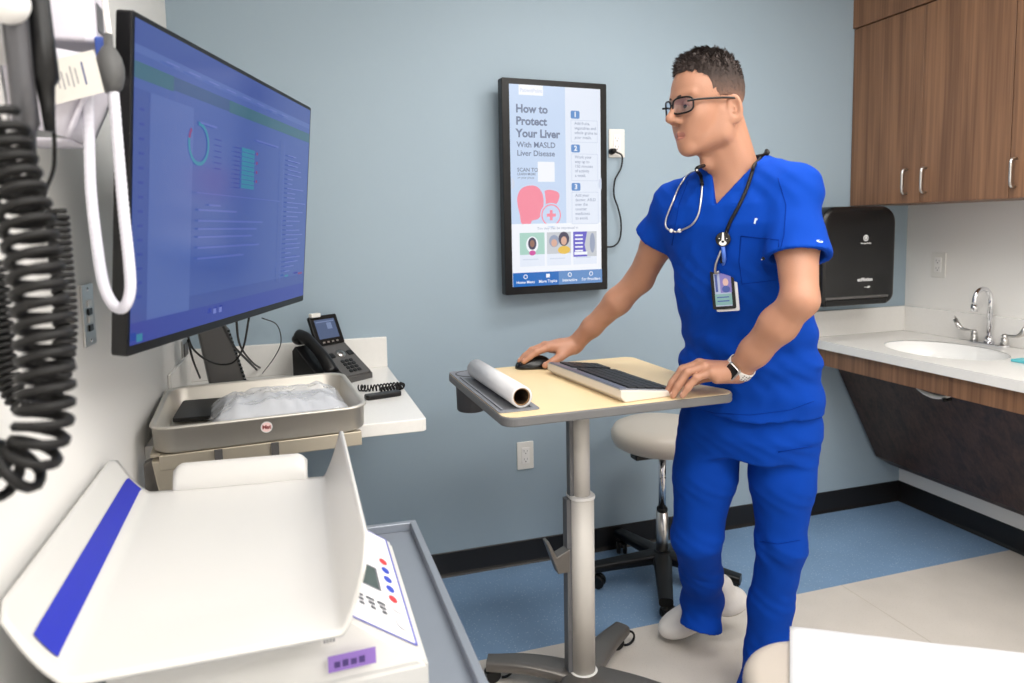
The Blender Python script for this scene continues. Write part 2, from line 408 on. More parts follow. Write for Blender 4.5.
    for s in (-1, 1):
        h = MB(); h.cyl((0, s*.065, .01), (0, s*.065, .045), .016, .012); h.sph((0, s*.065, .046), .013, 8)
        h.tube([(0, s*.065, .05), (-.002, s*.085, .052), (-.002, s*.115, .054), (-.004, s*.135, .066), (-.006, s*.15, .095)], [.006, .006, .007, .011, .009])
        h.grid(lambda u, v: (-.004+.016*(v-.5)*2*math.sin(PI*min(1, u*.75+.22)), s*(.11+.045*u), .052+.058*u*u), 8, 4)
        h.build('wing_handle', M['nickel'], t)
    # small teal packet on counter at the frame edge
    c = PX(1022, 362, Z=CT)
    pk = MB().box((c.x-.03, c.y-.10, CT+.0003), (c.x+.03, c.y+.022, CT+.011), bev=.004).build('packet', mat('teal_packet', (96, 190, 200), .5))
    tag(pk, 'small teal packet lying on the white counter right of the sink', 'packet')

    # upper cabinets
    zb, zt = 1.470, 2.272; xf = 2.522
    def cab(y0_, y1_, label, nd, hy):
        t = thing('wall_cabinet', label, 'cabinet', (2.7, (y0_+y1_)/2, zb), group='walnut wall cabinets')
        MB().box((xf+.02, y0_+.0005, zb), (XR-.001, y1_-.0005, zt)).build('body', M['wood'], t, world=True)
        w = (y1_-y0_)/nd
        for k in range(nd):
            a = y0_+w*k+.0012; b = y0_+w*(k+1)-.0012
            d = MB().box((xf, a, zb+.001), (xf+.0195, b, zt-.002), bev=.0008, seg=1).build('door', M['wood'], t, world=True)
            y = hy[k]
            h = MB(); z0, z1 = 1.512, 1.612
            h.tube([(xf, y, z0), (xf-.02, y, z0), (xf-.027, y, z0+.006), (xf-.028, y, z0+.02), (xf-.028, y, z1-.02), (xf-.027, y, z1-.006), (xf-.02, y, z1), (xf, y, z1)], .0048, n=10)
            h.build('handle', M['nickel'], d, world=True)
    cab(1.850, YB-.002, 'walnut wall cabinet with two doors, next to the blue wall', 2, [2.215-.028, 2.215+.062])
    cab(1.116, 1.849, 'walnut wall cabinet at the right frame edge above the faucet end', 2, [1.10+.4, 1.826])
    MB().box((xf-.006, 1.0, zt+.003), (XR-.001, YB-.001, 2.6)).build('t')
    o = bpy.data.objects['t']; o.name = 'trim_1'; o.data.materials.clear(); o.data.materials.append(M['wood']); struct(o)
    # towel dispenser
    fy0 = 2.36
    def q(x, y): return PX(x, y, Y=fy0)
    xr, xl, zt_, zb_ = q(897, 250).x, q(897, 250).x-.40, q(870, 206).z, q(870, 305).z
    t = thing('towel_dispenser', 'black paper towel dispenser on the blue wall beside the cabinets', 'towel dispenser', ((xl+xr)/2, YB-.001, zb_))
    w = xr-xl; H_ = zt_-zb_; D = YB-.002-fy0
    Mx = Matrix(((1, 0, 0, 0), (0, 0, 1, 0), (0, 1, 0, 0), (0, 0, 0, 1)))
    P = []
    for cx, cz, a0, r in ((w/2-.075, H_-.075, 0, .075), (-w/2+.075, H_-.075, 90, .075), (-w/2+.03, .03, 180, .03), (w/2-.05, .05, 270, .05)):
        for k in range(9):
            a = math.radians(a0+90*k/8); P.append((cx+r*math.cos(a), cz+r*math.sin(a)))
    s = MB(); s.prism(P, -D, 0, M=Mx, bev=.022, seg=4, smooth=True).build('cover', M['blackgloss'], t)
    MB().box((-w/2+.02, -D-.004, .004), (w/2-.05, -D+.02, .03), bev=.004).build('towel_slot', M['black'], t)
    MB().box((-w/2+.02, -D-.002, .031), (w/2-.04, -D+.01, .044), bev=.004).build('chute_lip', M['dkgrey'], t)
    lg = mat('pale_grey_print', (200, 200, 200), .5)
    def mark(nm, px, py, draw):
        c = Canvas(); draw(c); o = c.build(nm, None, t); p = q(px, py)
        o.matrix_local = Matrix.Translation((p.x-(xl+xr)/2, -D-.0008, p.z-zb_)) @ Matrix.Rotation(PI/2, 4, 'X')
    mark('logo_emblem', 866, 238, lambda c: (c.ell(0, 0, .014, .014, lg), c.ell(0, 0, .009, .009, M['blackgloss']), c.ell(0, .001, .006, .008, lg)))
    mark('maker_wordmark', 866, 243, lambda c: c.text('Georgia-Pacific', 0, -.004, .0095, lg, 'CENTER', .0003))
    mark('model_wordmark', 865, 281, lambda c: c.text('enMotion', 0, 0, .021, lg, 'CENTER', .0012))
    mark('hand_symbol', 867, 287, lambda c: (c.rect(-.016, -.001, .0, .001, lg), c.pl([(0, -.004), (.012, -.004), (.018, .002), (.014, .005), (.002, .004)], lg)))
sink_side()

# ------------------------------------------------------------------ outlets
def outlet(name, pos, rz, label, kind='duplex'):
    t = thing(name, label, 'outlet', pos, rz)
    MB().prism(rrect(-.036, -.058, .036, .058, .004), 0, .006, M=Matrix.Rotation(PI/2, 4, 'X'), bev=.002).build('cover_plate', M['ivory'], t)
    b = MB(); b.m(M['white']).box((-.0165, -.0085, -.034), (.0165, -.004, .034), bev=.001)
    b.m(M['dkgrey'])
    if kind == 'duplex':
        for z in (.016, -.018):
            b.box((-.008, -.0089, z), (-.0065, -.008, z+.009)); b.box((.006, -.0089, z), (.0075, -.008, z+.008)); b.cyl((0, -.0089, z-.006), (0, -.008, z-.006), .0025, n=12)
    b.build('receptacle', None, t)
    return t
outlet('wall_outlet', (.894, YB, .465), 0, 'white double wall outlet low on the blue wall')
outlet('wall_outlet', (XR, 2.408, 1.19), -PI/2, 'white wall outlet above the sink counter')
ot = outlet('wall_outlet', (1.318, YB, 1.742), 0, 'white wall outlet right of the portrait display with a black plug')

# ------------------------------------------------------------------ wall display
def wall_display():
    C0 = Vector((1.013, YB, 1.556)); rz = math.radians(5)
    t = thing('wall_display', 'black framed portrait touch display about liver disease on the blue wall', 'display', C0, rz)
    w, h = .456, .826; D = .078
    Mx = Matrix(((1, 0, 0, 0), (0, 0, -1, 0), (0, 1, 0, 0), (0, 0, 0, 1)))   # local x, z-up poly -> facing -Y
    b = MB(); b.prism(rrect(-w/2, -h/2, w/2, h/2, .006), D-.038, D, M=Mx, bev=.003).build('housing', M['black'], t)
    MB().box((-.12, -(D-.038), -.2), (.12, -.022, .2)).build('wall_mount', M['dkgrey'], t)
    pal = {k: mat('screen_'+k, (10, 10, 12), .25, emit=c, es=1.0) for k, c in dict(paleblue=(196, 214, 240), white=(226, 233, 246), white2=(240, 243, 250), head=(112, 124, 150), blue=(92, 140, 200), pink=(242, 140, 160), line=(205, 214, 232), navy=(20, 104, 186), navyl=(96, 140, 196), grey=(150, 160, 184), green=(168, 208, 196), mag=(206, 84, 160), brown=(146, 108, 92), yellow=(230, 190, 80), purple=(98, 92, 196), dark=(70, 66, 88), skin=(214, 170, 150), pad=(196, 200, 206)).items()}
    W_, H_ = .396, .772; c = Canvas()
    def X(u): return (u-.5)*W_
    def Y(v): return (.5-v)*H_
    def R(u0, v0, u1, v1, k, r=0): c.rect(X(u0), Y(v1), X(u1), Y(v0), pal[k], r)
    def T(s, u, v, size, k, al='LEFT', b=.0): c.text(s, X(u), Y(v), size, pal[k], al, b)
    R(0, 0, 1, 1, 'white'); R(0, 0, .60, .685, 'paleblue'); R(0, .685, 1, .93, 'white2')
    R(.10, 0, .36, .05, 'white2'); T('PatientPoint', .23, .035, .019, 'line', 'CENTER', .0004)
    for i, (s, v) in enumerate((('How to', .135), ('Protect', .195), ('Your Liver', .255))): T(s, .065, v, .043, 'head', b=.0014)
    T('With MASLD', .07, .305, .030, 'head', b=.0005); T('Liver Disease', .07, .347, .030, 'head', b=.0005)
    T('SCAN TO', .07, .425, .0205, 'head', b=.0004); T('LEARN MORE', .07, .443, .013, 'head', b=.0002); T('on your phone', .07, .46, .012, 'head')
    R(.29, .375, .475, .475, 'white2', .003)                      # code card, left blank
    # liver and cross
    def L(pts, k): c.pl([(p.x, p.y) for p in spline([(X(u), Y(v), 0) for u, v in pts], 6)[:-1]], pal[k])
    L([(.07, .60), (.065, .555), (.10, .515), (.18, .495), (.28, .50), (.34, .54), (.345, .60), (.30, .655), (.22, .67), (.20, .685), (.11, .685), (.09, .64), (.07, .60)], 'pink')
    L([(.36, .52), (.42, .515), (.50, .525), (.525, .545), (.50, .58), (.44, .60), (.38, .61), (.37, .56), (.36, .52)], 'pink')
    a, b_ = X(.43), Y(.643); c.ell(a, b_, .048, .048, pal['paleblue']); c.ell(a, b_, .043, .043, pal['pink']); c.ell(a, b_, .038, .038, pal['paleblue'])
    c.rect(a-.006, b_-.02, a+.006, b_+.02, pal['pink']); c.rect(a-.02, b_-.006, a+.02, b_+.006, pal['pink'])
    R(0, .6851, .60, .70, 'white2')
    for i, (v, ls) in enumerate(((.115, ['Add fruits,', 'vegetables and', 'whole grains to', 'your meals.']), (.285, ['Work your', 'way up to', '150 minutes', 'of activity', 'a week.']), (.48, ['Add your', 'doctor. ASLD', 'over the', 'counter', 'medicines', 'to avoid.']))):
        R(.66, v, .76, v+.04, 'blue', .006); T(str(i+1), .71, v+.031, .027, 'white2', 'CENTER', .001)
        R(.66, v+.046, .965, v+.055+.026*len(ls), 'line', .002); R(.665, v+.049, .96, v+.052+.026*len(ls), 'white', .002)
        for j, s in enumerate(ls): T(s, .70, v+.07+.0235*j, .0165, 'grey', b=.0002)
    T('You may also be interested in', .5, .715, .015, 'grey', 'CENTER')
    for u, kk in ((.08, 0), (.375, 1), (.67, 2)):
        R(u, .73, u+.27, .90, 'white', .002)
        if kk == 0:
            R(u, .73, u+.27, .84, 'green'); c.ell(X(u+.135), Y(.79), .026, .032, pal['white2']); c.ell(X(u+.135), Y(.785), .018, .024, pal['dark']); c.ell(X(u+.135), Y(.785), .010, .014, pal['brown']); c.ell(X(u+.135), Y(.832), .014, .010, pal['mag'])
        elif kk == 1:
            R(u, .73, u+.27, .84, 'pad'); c.ell(X(u+.08), Y(.775), .022, .024, pal['grey']); c.ell(X(u+.19), Y(.765), .024, .028, pal['dark']); c.ell(X(u+.19), Y(.775), .013, .017, pal['skin']); c.ell(X(u+.08), Y(.785), .013, .015, pal['skin']); c.ell(X(u+.19), Y(.822), .028, .016, pal['yellow'])
        else:
            R(u, .73, u+.27, .86, 'pad'); c.pl([(X(u), Y(.86)), (X(u+.16), Y(.86)), (X(u+.13), Y(.80)), (X(u+.16), Y(.73)), (X(u), Y(.73))], pal['purple']); c.ell(X(u+.22), Y(.79), .012, .04, pal['grey'])
            for j in range(5): R(u+.02, .745+.02*j, u+.11, .753+.02*j, 'white2')
            R(u+.01, .835, u+.16, .85, 'white2')
        R(u+.03, .862, u+.20, .867, 'line')
    R(0, .93, 1, 1, 'navy'); R(.5, .93, 1, 1, 'navyl')
    for j, s in enumerate(('Home Menu', 'More Topics', 'Interactive', 'For Providers')):
        u = .135+.245*j
        if j == 1: c.rect(X(u)-.008, Y(.96), X(u)+.008, Y(.941), pal['white2'])
        else: c.ell(X(u), Y(.951), .009, .009, pal['white2']); c.ell(X(u), Y(.951), .006, .006, pal['navyl' if j > 1 else 'navy'])
        T(s, u, .985, .0155, 'white2', 'CENTER', .0003)
    for u in (0.0, 1.0): c.pl([(X(u)+(1 if u == 0 else -1)*.014*math.sin(PI*k/12), Y(.485)+.022*math.cos(PI*k/12)) for k in range(13)], pal['line'])
    o = c.build('screen', None, t, label='lit screen with liver poster'); o.location = (0, -(D+.0006), 0.004); o.rotation_euler = (PI/2, 0, 0)
wall_display()
def plug_cord():
    p0 = PX(614, 151, Y=YB-.03)
    k = MB().m(M['rubber']).cyl((p0.x, YB-.006, p0.z), (p0.x, YB-.035, p0.z), .013, .010).build('plug', None)
    t = thing('power_cord', 'black power cord hanging from the outlet beside the portrait display', 'cord', (p0.x, YB-.02, 1.3))
    k.parent = t; k.data.transform(Matrix.Translation(-t.location)); k.name = 'plug'
    px = [(616, 152), (622, 156), (621, 168), (615, 180), (614, 195), (618, 208), (621, 222), (620, 238), (614, 246), (603, 247)]
    pts = [PX(x, y, Y=YB-.022) for x, y in px]
    m = MB().tube(spline(pts, 8), .0036, n=8); m.build('cable', M['rubber'], t, world=True)
plug_cord()

# ------------------------------------------------------------------ left wall monitor
def monitor():
    q = [(131.3, 9), (310.7, 109), (302.4, 301.4), (127.3, 355.6)]
    a = Vector((.340, .9405, 0)).normalized(); b = Vector((-.084, .030, -.996)).normalized(); b = (b-a*b.dot(a)).normalized()
    n = a.cross(b)                                   # points away from the viewer side
    w = .86; TL = CAM + Vector((-.2515, 1.384, .4070))*w; 
    h = w/1.575
    O = TL + a*(w/2)+b*(h/2)
    t = thing('monitor', 'large black framed monitor with blue screen on the left wall arm', 'monitor', O)
    Fm = frame(O, a, -b); zf = Fm.col[2].to_3d()     # local z faces the room
    T_ = t.matrix_basis.inverted() @ Fm
    r = MB(); r.prism(rrect(-w/2, -h/2, w/2, h/2, .006), -.026, 0, M=T_, bev=.002).build('housing', M['black'], t)
    MB().prism(rrect(-w/2+.12, -h/2+.08, w/2-.12, h/2-.08, .03), -.055, -.0265, M=T_, bev=.005).build('rear_cover', M['black'], t)
    B = O - zf*.055
    ar = MB(); ar.tube([B, B-zf*.05, Vector((XL+.03, B.y+.17, B.z))], .02, n=12); ar.box((XL+.001, B.y+.11, B.z-.09), (XL+.02, B.y+.25, B.z+.09), bev=.003); ar.build('mount_arm', M['dkgrey'], t, world=True)
    base = dict(bg=(68, 90, 158), bg2=(80, 102, 168), side=(62, 82, 152), bar=(56, 100, 118), bar2=(58, 84, 128), line=(88, 104, 180), txt=(100, 114, 186), teal=(46, 130, 158), dk=(50, 66, 152), red=(130, 50, 110), lite=(112, 124, 196))
    pal = {k: mat('monitor_'+k, (14, 14, 22), .16, emit=c, es=.9) for k, c in base.items()}
    pal['bg'] = M['scr'] = mat('monitor_backlight', (14, 14, 22), .16, emit=base['bg'], es=.92)
    W_, H_ = w-.016, h-.026; c = Canvas()
    def X(u): return (u-.5)*W_
    def Y(v): return (.5-v)*H_
    def R(u0, v0, u1, v1, k): c.rect(X(u0), Y(v1), X(u1), Y(v0), pal[k])
    R(0, 0, 1, 1, 'bg'); R(0, 0, 1, .075, 'side'); R(0, .075, 1, .10, 'bg2'); R(0, .125, 1, .17, 'bar2'); R(0, .125, .14, .175, 'bar'); R(.40, .125, 1, .172, 'bar')
    R(0, .205, .06, .93, 'side'); R(0, .80+.08, 1, .93, 'side'); R(0, .93, 1, 1, 'dk'); R(.055, .205, .225, .93, 'bg2')
    for k in range(14): R(.02, .26+.045*k, .035, .268+.045*k, 'dk')
    cx, cy = X(.25), Y(.325)
    def ring(r0, r1, a0, a1, k):
        N = 28; P = [(cx+r1*math.cos(math.radians(a0+(a1-a0)*i/N)), cy+r1*math.sin(math.radians(a0+(a1-a0)*i/N))) for i in range(N+1)]
        P += [(cx+r0*math.cos(math.radians(a1-(a1-a0)*i/N)), cy+r0*math.sin(math.radians(a1-(a1-a0)*i/N))) for i in range(N+1)]
        c.pl(P, pal[k])
    ring(.034, .041, 95, -190, 'teal'); ring(.034, .041, 170, 140, 'red')
    for k in range(6): R(.325, .29+.022*k, .36, .294+.022*k, 'dk')
    for k in range(9): R(.475, .295+.019*k, .555, .311+.019*k, 'teal')
    for k in range(4): R(.565, .30+.04*k, .575, .312+.04*k, 'red')
    for k in range(10): R(.43, .30+.018*k, .465, .304+.018*k, 'dk')
    for k, s in enumerate(((.25, .33, .245), (.56, .72, .245), (.30, .36, .54), (.25, .45, .56), (.25, .62, .60), (.25, .58, .63), (.25, .55, .66), (.25, .60, .70), (.25, .5, .74))): R(s[0], s[2], s[1], s[2]+.007, 'line')
    rnd = random.Random(3)
    for k in range(26): R(.80, .27+.023*k, .84+rnd.random()*.13, .275+.023*k, 'txt')
    for k in range(8): R(.1+.09*k, .09, .15+.09*k, .094, 'txt')
    R(.76, .205, .762, .9, 'line'); R(.235, .5, .74, .503, 'line')
    for k in range(3): R(.33+.03*k, .945, .345+.03*k, .965, 'lite' if k < 2 else 'dk')
    R(.80, .865, .83, .875, 'teal'); R(.92, .865, .96, .875, 'red'); R(.01, .965, .03, .99, 'teal')
    o = c.build('screen', None, t, label='lit blue screen of charts'); o.matrix_local = T_ @ Matrix.Translation((0, .004, .0006))
monitor()

# ------------------------------------------------------------------ left desk, phone, things on it
DZ = .885
def left_desk():
    t = thing('wall_desk', 'white counter shelf in the corner under the monitor', 'counter', (0, 2.2, DZ-.036))
    m = MB(); m.prism([(XL+.001, 1.803), (.330, 1.803), (.339, 1.812), (.339, YB-.001), (XL+.001, YB-.001)], DZ-.036, DZ, bev=.003); m.build('slab', M['quartz'], t, world=True)
    MB().box((XL+.001, YB-.02, DZ), (.338, YB-.001, 1.0), bev=.002).build('backsplash', M['quartz'], t, world=True)
    MB().box((XL+.001, 2.17, DZ), (XL+.012, YB-.02, .99), bev=.002).build('backsplash', M['quartz'], t, world=True)
    m = MB(); m.prism([(0, 0), (.30, 0), (.30, -.02), (.04, -.16), (0, -.16)], 0, .03, M=Matrix(((1, 0, 0, XL+.002), (0, 0, 1, 2.45), (0, 1, 0, DZ-.037), (0, 0, 0, 1)))).build('support_bracket', M['ivory'], t, world=True)
    # desk phone
    O = Vector((.110, 2.40, DZ+.0005)); 
    fz = Vector((.60, -.80, 0)); rz = math.atan2(fz.y, fz.x)+PI/2    # local -y faces the user
    t = thing('desk_phone', 'black desk phone with upright colour screen on the corner counter', 'phone', O, rz)
    Mx = Matrix(((0, 0, 1, 0), (1, 0, 0, 0), (0, 1, 0, 0), (0, 0, 0, 1)))     # profile (y,z) extruded along x
    MB().prism([(-.10, 0), (.05, 0), (.05, .120), (-.10, .018)], -.02, .115, M=Mx, bev=.004).build('base', M['dkgrey'], t)
    MB().prism([(-.095, 0), (.06, 0), (.06, .115), (.045, .13), (-.095, .022)], -.105, -.022, M=Mx, bev=.004).build('cradle', M['black'], t)
    sl = math.atan2(.102, .15)
    K = Matrix.Translation((.048, -.10, .018)) @ Matrix.Rotation(sl, 4, 'X')
    p = MB(); p.m(M['dkgrey']).prism(rrect(-.06, .004, .06, .178, .006), 0.0, .006, M=K, bev=.002)
    p.build('key_panel', None, t)
    for r_ in range(4):
        for c_ in range(3): MB().prism(rrect(-.026+c_*.019, .018+r_*.017, -.012+c_*.019, .030+r_*.017, .003), .006, .009, M=K).build('key', M['black'], t)
    k = MB(); k.m(M['nickel']).cyl(K @ Vector((0, .112, .006)), K @ Vector((0, .112, .011)), .017); k.m(M['dkgrey']).cyl(K @ Vector((0, .112, .011)), K @ Vector((0, .112, .0125)), .007); k.build('navigation_key', None, t, label='silver ring key')
    for x in (-.042, .042): MB().prism(rrect(x-.012, .10, x+.012, .122, .003), .006, .009, M=K).build('key', M['black'], t)
    S = Matrix.Translation((.045, .030, .118)) @ Matrix.Rotation(math.radians(66), 4, 'X')
    s = MB(); s.prism(rrect(-.062, 0, .062, .112, .006), -.014, 0, M=S, bev=.003).build('screen_housing', M['black'], t)
    c = Canvas(); e1 = mat('phone_screen', (20, 22, 28), .2, emit=(96, 112, 146), es=.7); e2 = mat('phone_screen_light', (20, 22, 28), .2, emit=(140, 158, 196), es=.7)
    c.rect(-.045, .024, .045, .096, e1); c.rect(.004, .058, .026, .082, e2); c.rect(-.04, .085, .04, .089, e2)
    for i in range(4): c.rect(-.036+.02*i, .008, -.026+.02*i, .014, M['nickel'])
    o = c.build('screen', None, t, label='lit phone screen'); o.matrix_local = S @ Matrix.Translation((0, 0, .0006))
    MB().box((-.012, .062, .216), (.028, .082, .231), bev=.003).build('camera_bump', M['ivory'], t)
    h = MB(); hp = [(-.064, -.098, .048), (-.064, -.06, .092), (-.064, -.01, .132), (-.064, .035, .155), (-.064, .07, .160)]
    h.tube(spline(hp, 5), [.018+.006*abs(i/20-.5)*2 for i in range(21)], n=12)
    h.sph((-.064, -.092, .040), .028, 10, (1, 1, .7)); h.sph((-.064, .066, .150), .028, 10, (1, 1, .75))
    h.build('handset', M['black'], t)
    # curly cord and small black remote to the right of the phone
    p0 = PX(372, 388, Z=DZ+.012); p1 = PX(399, 385, Z=DZ+.012)
    cc = helix(spline([p0+Vector((-.04, .02, 0)), p0, p1, p1+Vector((-.005, -.03, 0)), p0+Vector((.02, -.04, 0))], 6), .009, .0026, 22)
    tag(cc.build('coiled_phone_cord', M['rubber']), 'short black coiled cord loop lying right of the desk phone', 'cord')
    a = PX(385, 397, Z=DZ)
    r = MB(); Mr = Matrix.Translation(a) @ Matrix.Rotation(math.radians(12), 4, 'Z'); r.prism(rrect(-.065, -.02, .05, .014, .01), .0005, .016, M=Mr, bev=.004)
    tag(r.build('remote_control', M['black']), 'small flat black remote lying right of the desk phone', 'remote')
    # dark slanted unit behind the monitor
    O = PX(222, 374, Z=DZ); O = Vector((-.215, 2.33, DZ+.0005))
    t = thing('docking_unit', 'dark grey slanted ribbed desktop unit under the monitor', 'electronic device', O, math.radians(10))
    m = MB(); m.prism([(-.05, 0), (.06, 0), (-.0, .24), (-.085, .24)], -.05, .05, M=Matrix(((1, 0, 0, 0), (0, 0, 1, 0), (0, 1, 0, 0), (0, 0, 0, 1))), bev=.008).build('body', M['dkgrey'], t)
    r = MB()
    for i in range(16):
        z = .02+i*.0125; x = .06-.06*z/.24; r.box((x-.004, -.052, z), (x+.004, .03, z+.006))
    r.build('ribs', M['black'], t)
left_desk()

def monitor_cables():
    A = [W(186, 340, 1.75), W(207, 356, 1.85), W(228, 364, 1.95), W(243, 352, 1.9), W(250, 318, 1.72)]
    sets = [[W(186, 330, 1.62), W(194, 350, 1.75), W(213, 363, 1.9), W(232, 363, 1.95), W(243, 348, 1.9), W(249, 318, 1.7)],
            [W(221, 322, 1.6), W(233, 345, 1.8), W(247, 360, 2.05), PX(258, 371, Z=DZ+.005)],
            [W(236, 318, 1.65), W(240, 345, 1.85), W(252, 362, 2.1), PX(262, 369, Z=DZ+.005)],
            [W(262, 318, 1.72), W(277, 325, 1.9), W(281, 342, 2.0), W(274, 358, 2.1), PX(262, 374, Z=DZ+.005)],
            [PX(270, 372, Z=DZ+.004), PX(283, 366, Z=DZ+.012), PX(294, 368, Z=DZ+.004)],
            [PX(263, 374, Z=DZ+.004), PX(276, 360, Z=DZ+.03), PX(300, 357, Z=DZ+.02), PX(322, 357, Z=DZ+.02)],
            [W(188, 340, 1.66), W(193, 360, 1.8), PX(200, 378, Z=.98)]]
    labs = ['black cable looping low under the monitor', 'black cable dropping straight to the counter under the monitor', 'second black cable dropping beside the straight one to the counter', 'thin black cable bowing right toward the phone from the monitor', 'short black cable arched on the counter left of the phone', 'thin black wire running across the counter behind the phone handset', 'black cable hanging at the left end under the monitor into the tray']
    for s, l, r in zip(sets, labs, (.0028, .0034, .003, .0016, .002, .001, .0028)):
        tag(MB().tube(spline(s, 8), r, n=6).build('cable', M['rubber']), l, 'cable')
monitor_cables()

# ------------------------------------------------------------------ steel tray on its wall bracket
def tray():
    c = Vector((-.094, 1.905, 0)); rz = math.radians(4); zt = .963
    t = thing('steel_tray', 'rectangular stainless steel tray with rolled rim beside the left wall', 'tray', (c.x, c.y, .899), rz)
    hx, hy = .252, .230; H = zt-.899
    m = MB(); m.m(M['steel'])
    def ring(e, r, z): return [(x, y, z) for x, y in rrect(-hx+e, -hy+e, hx-e, hy-e, r, 8)]
    rings = [ring(.014, .05, 0), ring(.006, .055, .006), ring(.003, .055, .06), ring(-.001, .058, H-.004), ring(.0, .058, H), ring(.005, .055, H+.002), ring(.012, .05, H), ring(.014, .048, .06), ring(.018, .045, .01), ring(.026, .04, .003)]
    R_ = [[m.bm.verts.new(p) for p in rg] for rg in rings]
    for A, B in zip(R_, R_[1:]):
        for k in range(len(A)):
            f = m.bm.faces.new((A[k], A[(k+1) % len(A)], B[(k+1) % len(A)], B[k])); f.smooth = True
    m.bm.faces.new(R_[0][::-1]); m.bm.faces.new(R_[-1])
    m.build('pan', None, t)
    cv = Canvas(); cv.ell(.0, 0, .0135, .0135, M['paper']); cv.ell(0, 0, .0115, .0115, mat('pink_sticker', (236, 200, 196), .5)); cv.text('Mat', 0, -.004, .013, mat('red_print', (120, 40, 40), .5), 'CENTER', .0006)
    o = cv.build('round_sticker', None, t, label='round pink sticker'); o.matrix_local = Matrix.Translation((.005, -hy+.0015, .040)) @ Matrix.Rotation(PI/2, 4, 'X')
    # bracket
    t = thing('tray_bracket', 'tan metal wall bracket carrying the stainless tray', 'bracket', (c.x, c.y, .60), rz)
    b = MB(); b.box((-hx+.02, -hy+.010, .262), (hx-.02, -hy+.03, .298), bev=.002); b.box((-hx+.02, hy-.05, .285), (hx-.02, hy-.03, .298)); b.box((-hx+.0, -hy+.03, .290), (-hx+.06, hy-.05, .298)); b.box((.02, -hy+.03, .290), (.06, hy-.05, .298))
    b.build('frame', M['tan'], t)
    for x in (-.105, .022): MB().box((x-.009, -hy+.004, .266), (x+.009, -hy+.0105, .297)).build('clip', M['dkgrey'], t)
    g = MB(); g.prism([(-hx+.004, .285), (-hx+.012, .23), (-hx+.026, .155), (-hx+.056, .155), (-hx+.075, .262), (-hx+.075, .285)], -hy+.012, -hy+.05, M=Matrix(((1, 0, 0, 0), (0, 0, 1, 0), (0, 1, 0, 0), (0, 0, 0, 1))), bev=.003).build('leg', M['tan'], t)
    g = MB(); g.prism([(XL+.002-c.x, .27), (-hx+.01, .285), (-hx+.02, .17), (XL+.002-c.x, .2)], -hy+.05, -hy+.08, M=Matrix(((1, 0, 0, 0), (0, 0, 1, 0), (0, 1, 0, 0), (0, 0, 0, 1))), bev=.003).build('side_gusset', M['castalu'], t)
    # black folder, papers and bagged supplies in the tray
    zb = .899+.0035
    Mt = Matrix.Translation((c.x, c.y, 0)) @ Matrix.Rotation(rz, 4, 'Z')
    f = MB(); Mf = Mt @ Matrix.Translation((-.115, .095, zb+.012)) @ Matrix.Rotation(math.radians(-6), 4, 'Z') @ Matrix.Rotation(math.radians(4), 4, 'X')
    f.prism(rrect(-.10, -.08, .10, .08, .008), .0, .012, M=Mf, bev=.002); tag(f.build('folder', M['black']), 'flat black folder lying at the back left of the steel tray', 'folder')
    for k, (dx, dy, a) in enumerate(((.06, -.02, -3), (.075, -.01, 2), (.07, -.005, -5))):
        p = MB(); Mp = Mt @ Matrix.Translation((dx, dy, zb+.001+.014*k)) @ Matrix.Rotation(math.radians(a), 4, 'Z')
        p.prism(rrect(-.165, -.12, .13, .12, .004), 0, .012, M=Mp, bev=.001)
        tag(p.build('paper_pack', M['paper']), ['white paper pack at the bottom of the stack in the steel tray', 'white paper pack in the middle of the stack in the steel tray', 'white paper pack on top of the stack in the steel tray'][k], 'papers', 'white packs in the steel tray')
    bag = MB()
    film = bpy.data.materials.new('clear_plastic_film'); film.use_nodes = True; nt = film.node_tree; nt.nodes.clear()
    out = nt.nodes.new('ShaderNodeOutputMaterial'); mx = nt.nodes.new('ShaderNodeMixShader'); tr = nt.nodes.new('ShaderNodeBsdfTransparent'); gl = nt.nodes.new('ShaderNodeBsdfPrincipled')
    gl.inputs['Base Color'].default_value = s2l((225, 228, 235)); gl.inputs['Roughness'].default_value = .18
    mx.inputs[0].default_value = .42; nt.links.new(tr.outputs[0], mx.inputs[1]); nt.links.new(gl.outputs[0], mx.inputs[2]); nt.links.new(mx.outputs[0], out.inputs[0])
    from mathutils import noise
    def fn(u, v):
        x = -.135+.362*u; y = -.165+.335*v
        e = min(u, 1-u)*5; g_ = min(v, 1-v)*5; k = min(1, e)**.6*min(1, g_)**.6
        n_ = noise.noise(Vector((x*14, y*14, 3)))*.010+abs(noise.noise(Vector((x*26+5, y*26, 1))))*.009
        z = zb+.008+.052*k+n_*(.4+k)+ (.018*max(0, u-.75)*4*k)
        return Mt @ Vector((x, y, max(z, zb+.004)))
    bag.grid(fn, 46, 40); o = bag.build('plastic_bag', film); tag(o, 'crumpled clear plastic bag over the white packs in the steel tray', 'plastic bag')
tray()
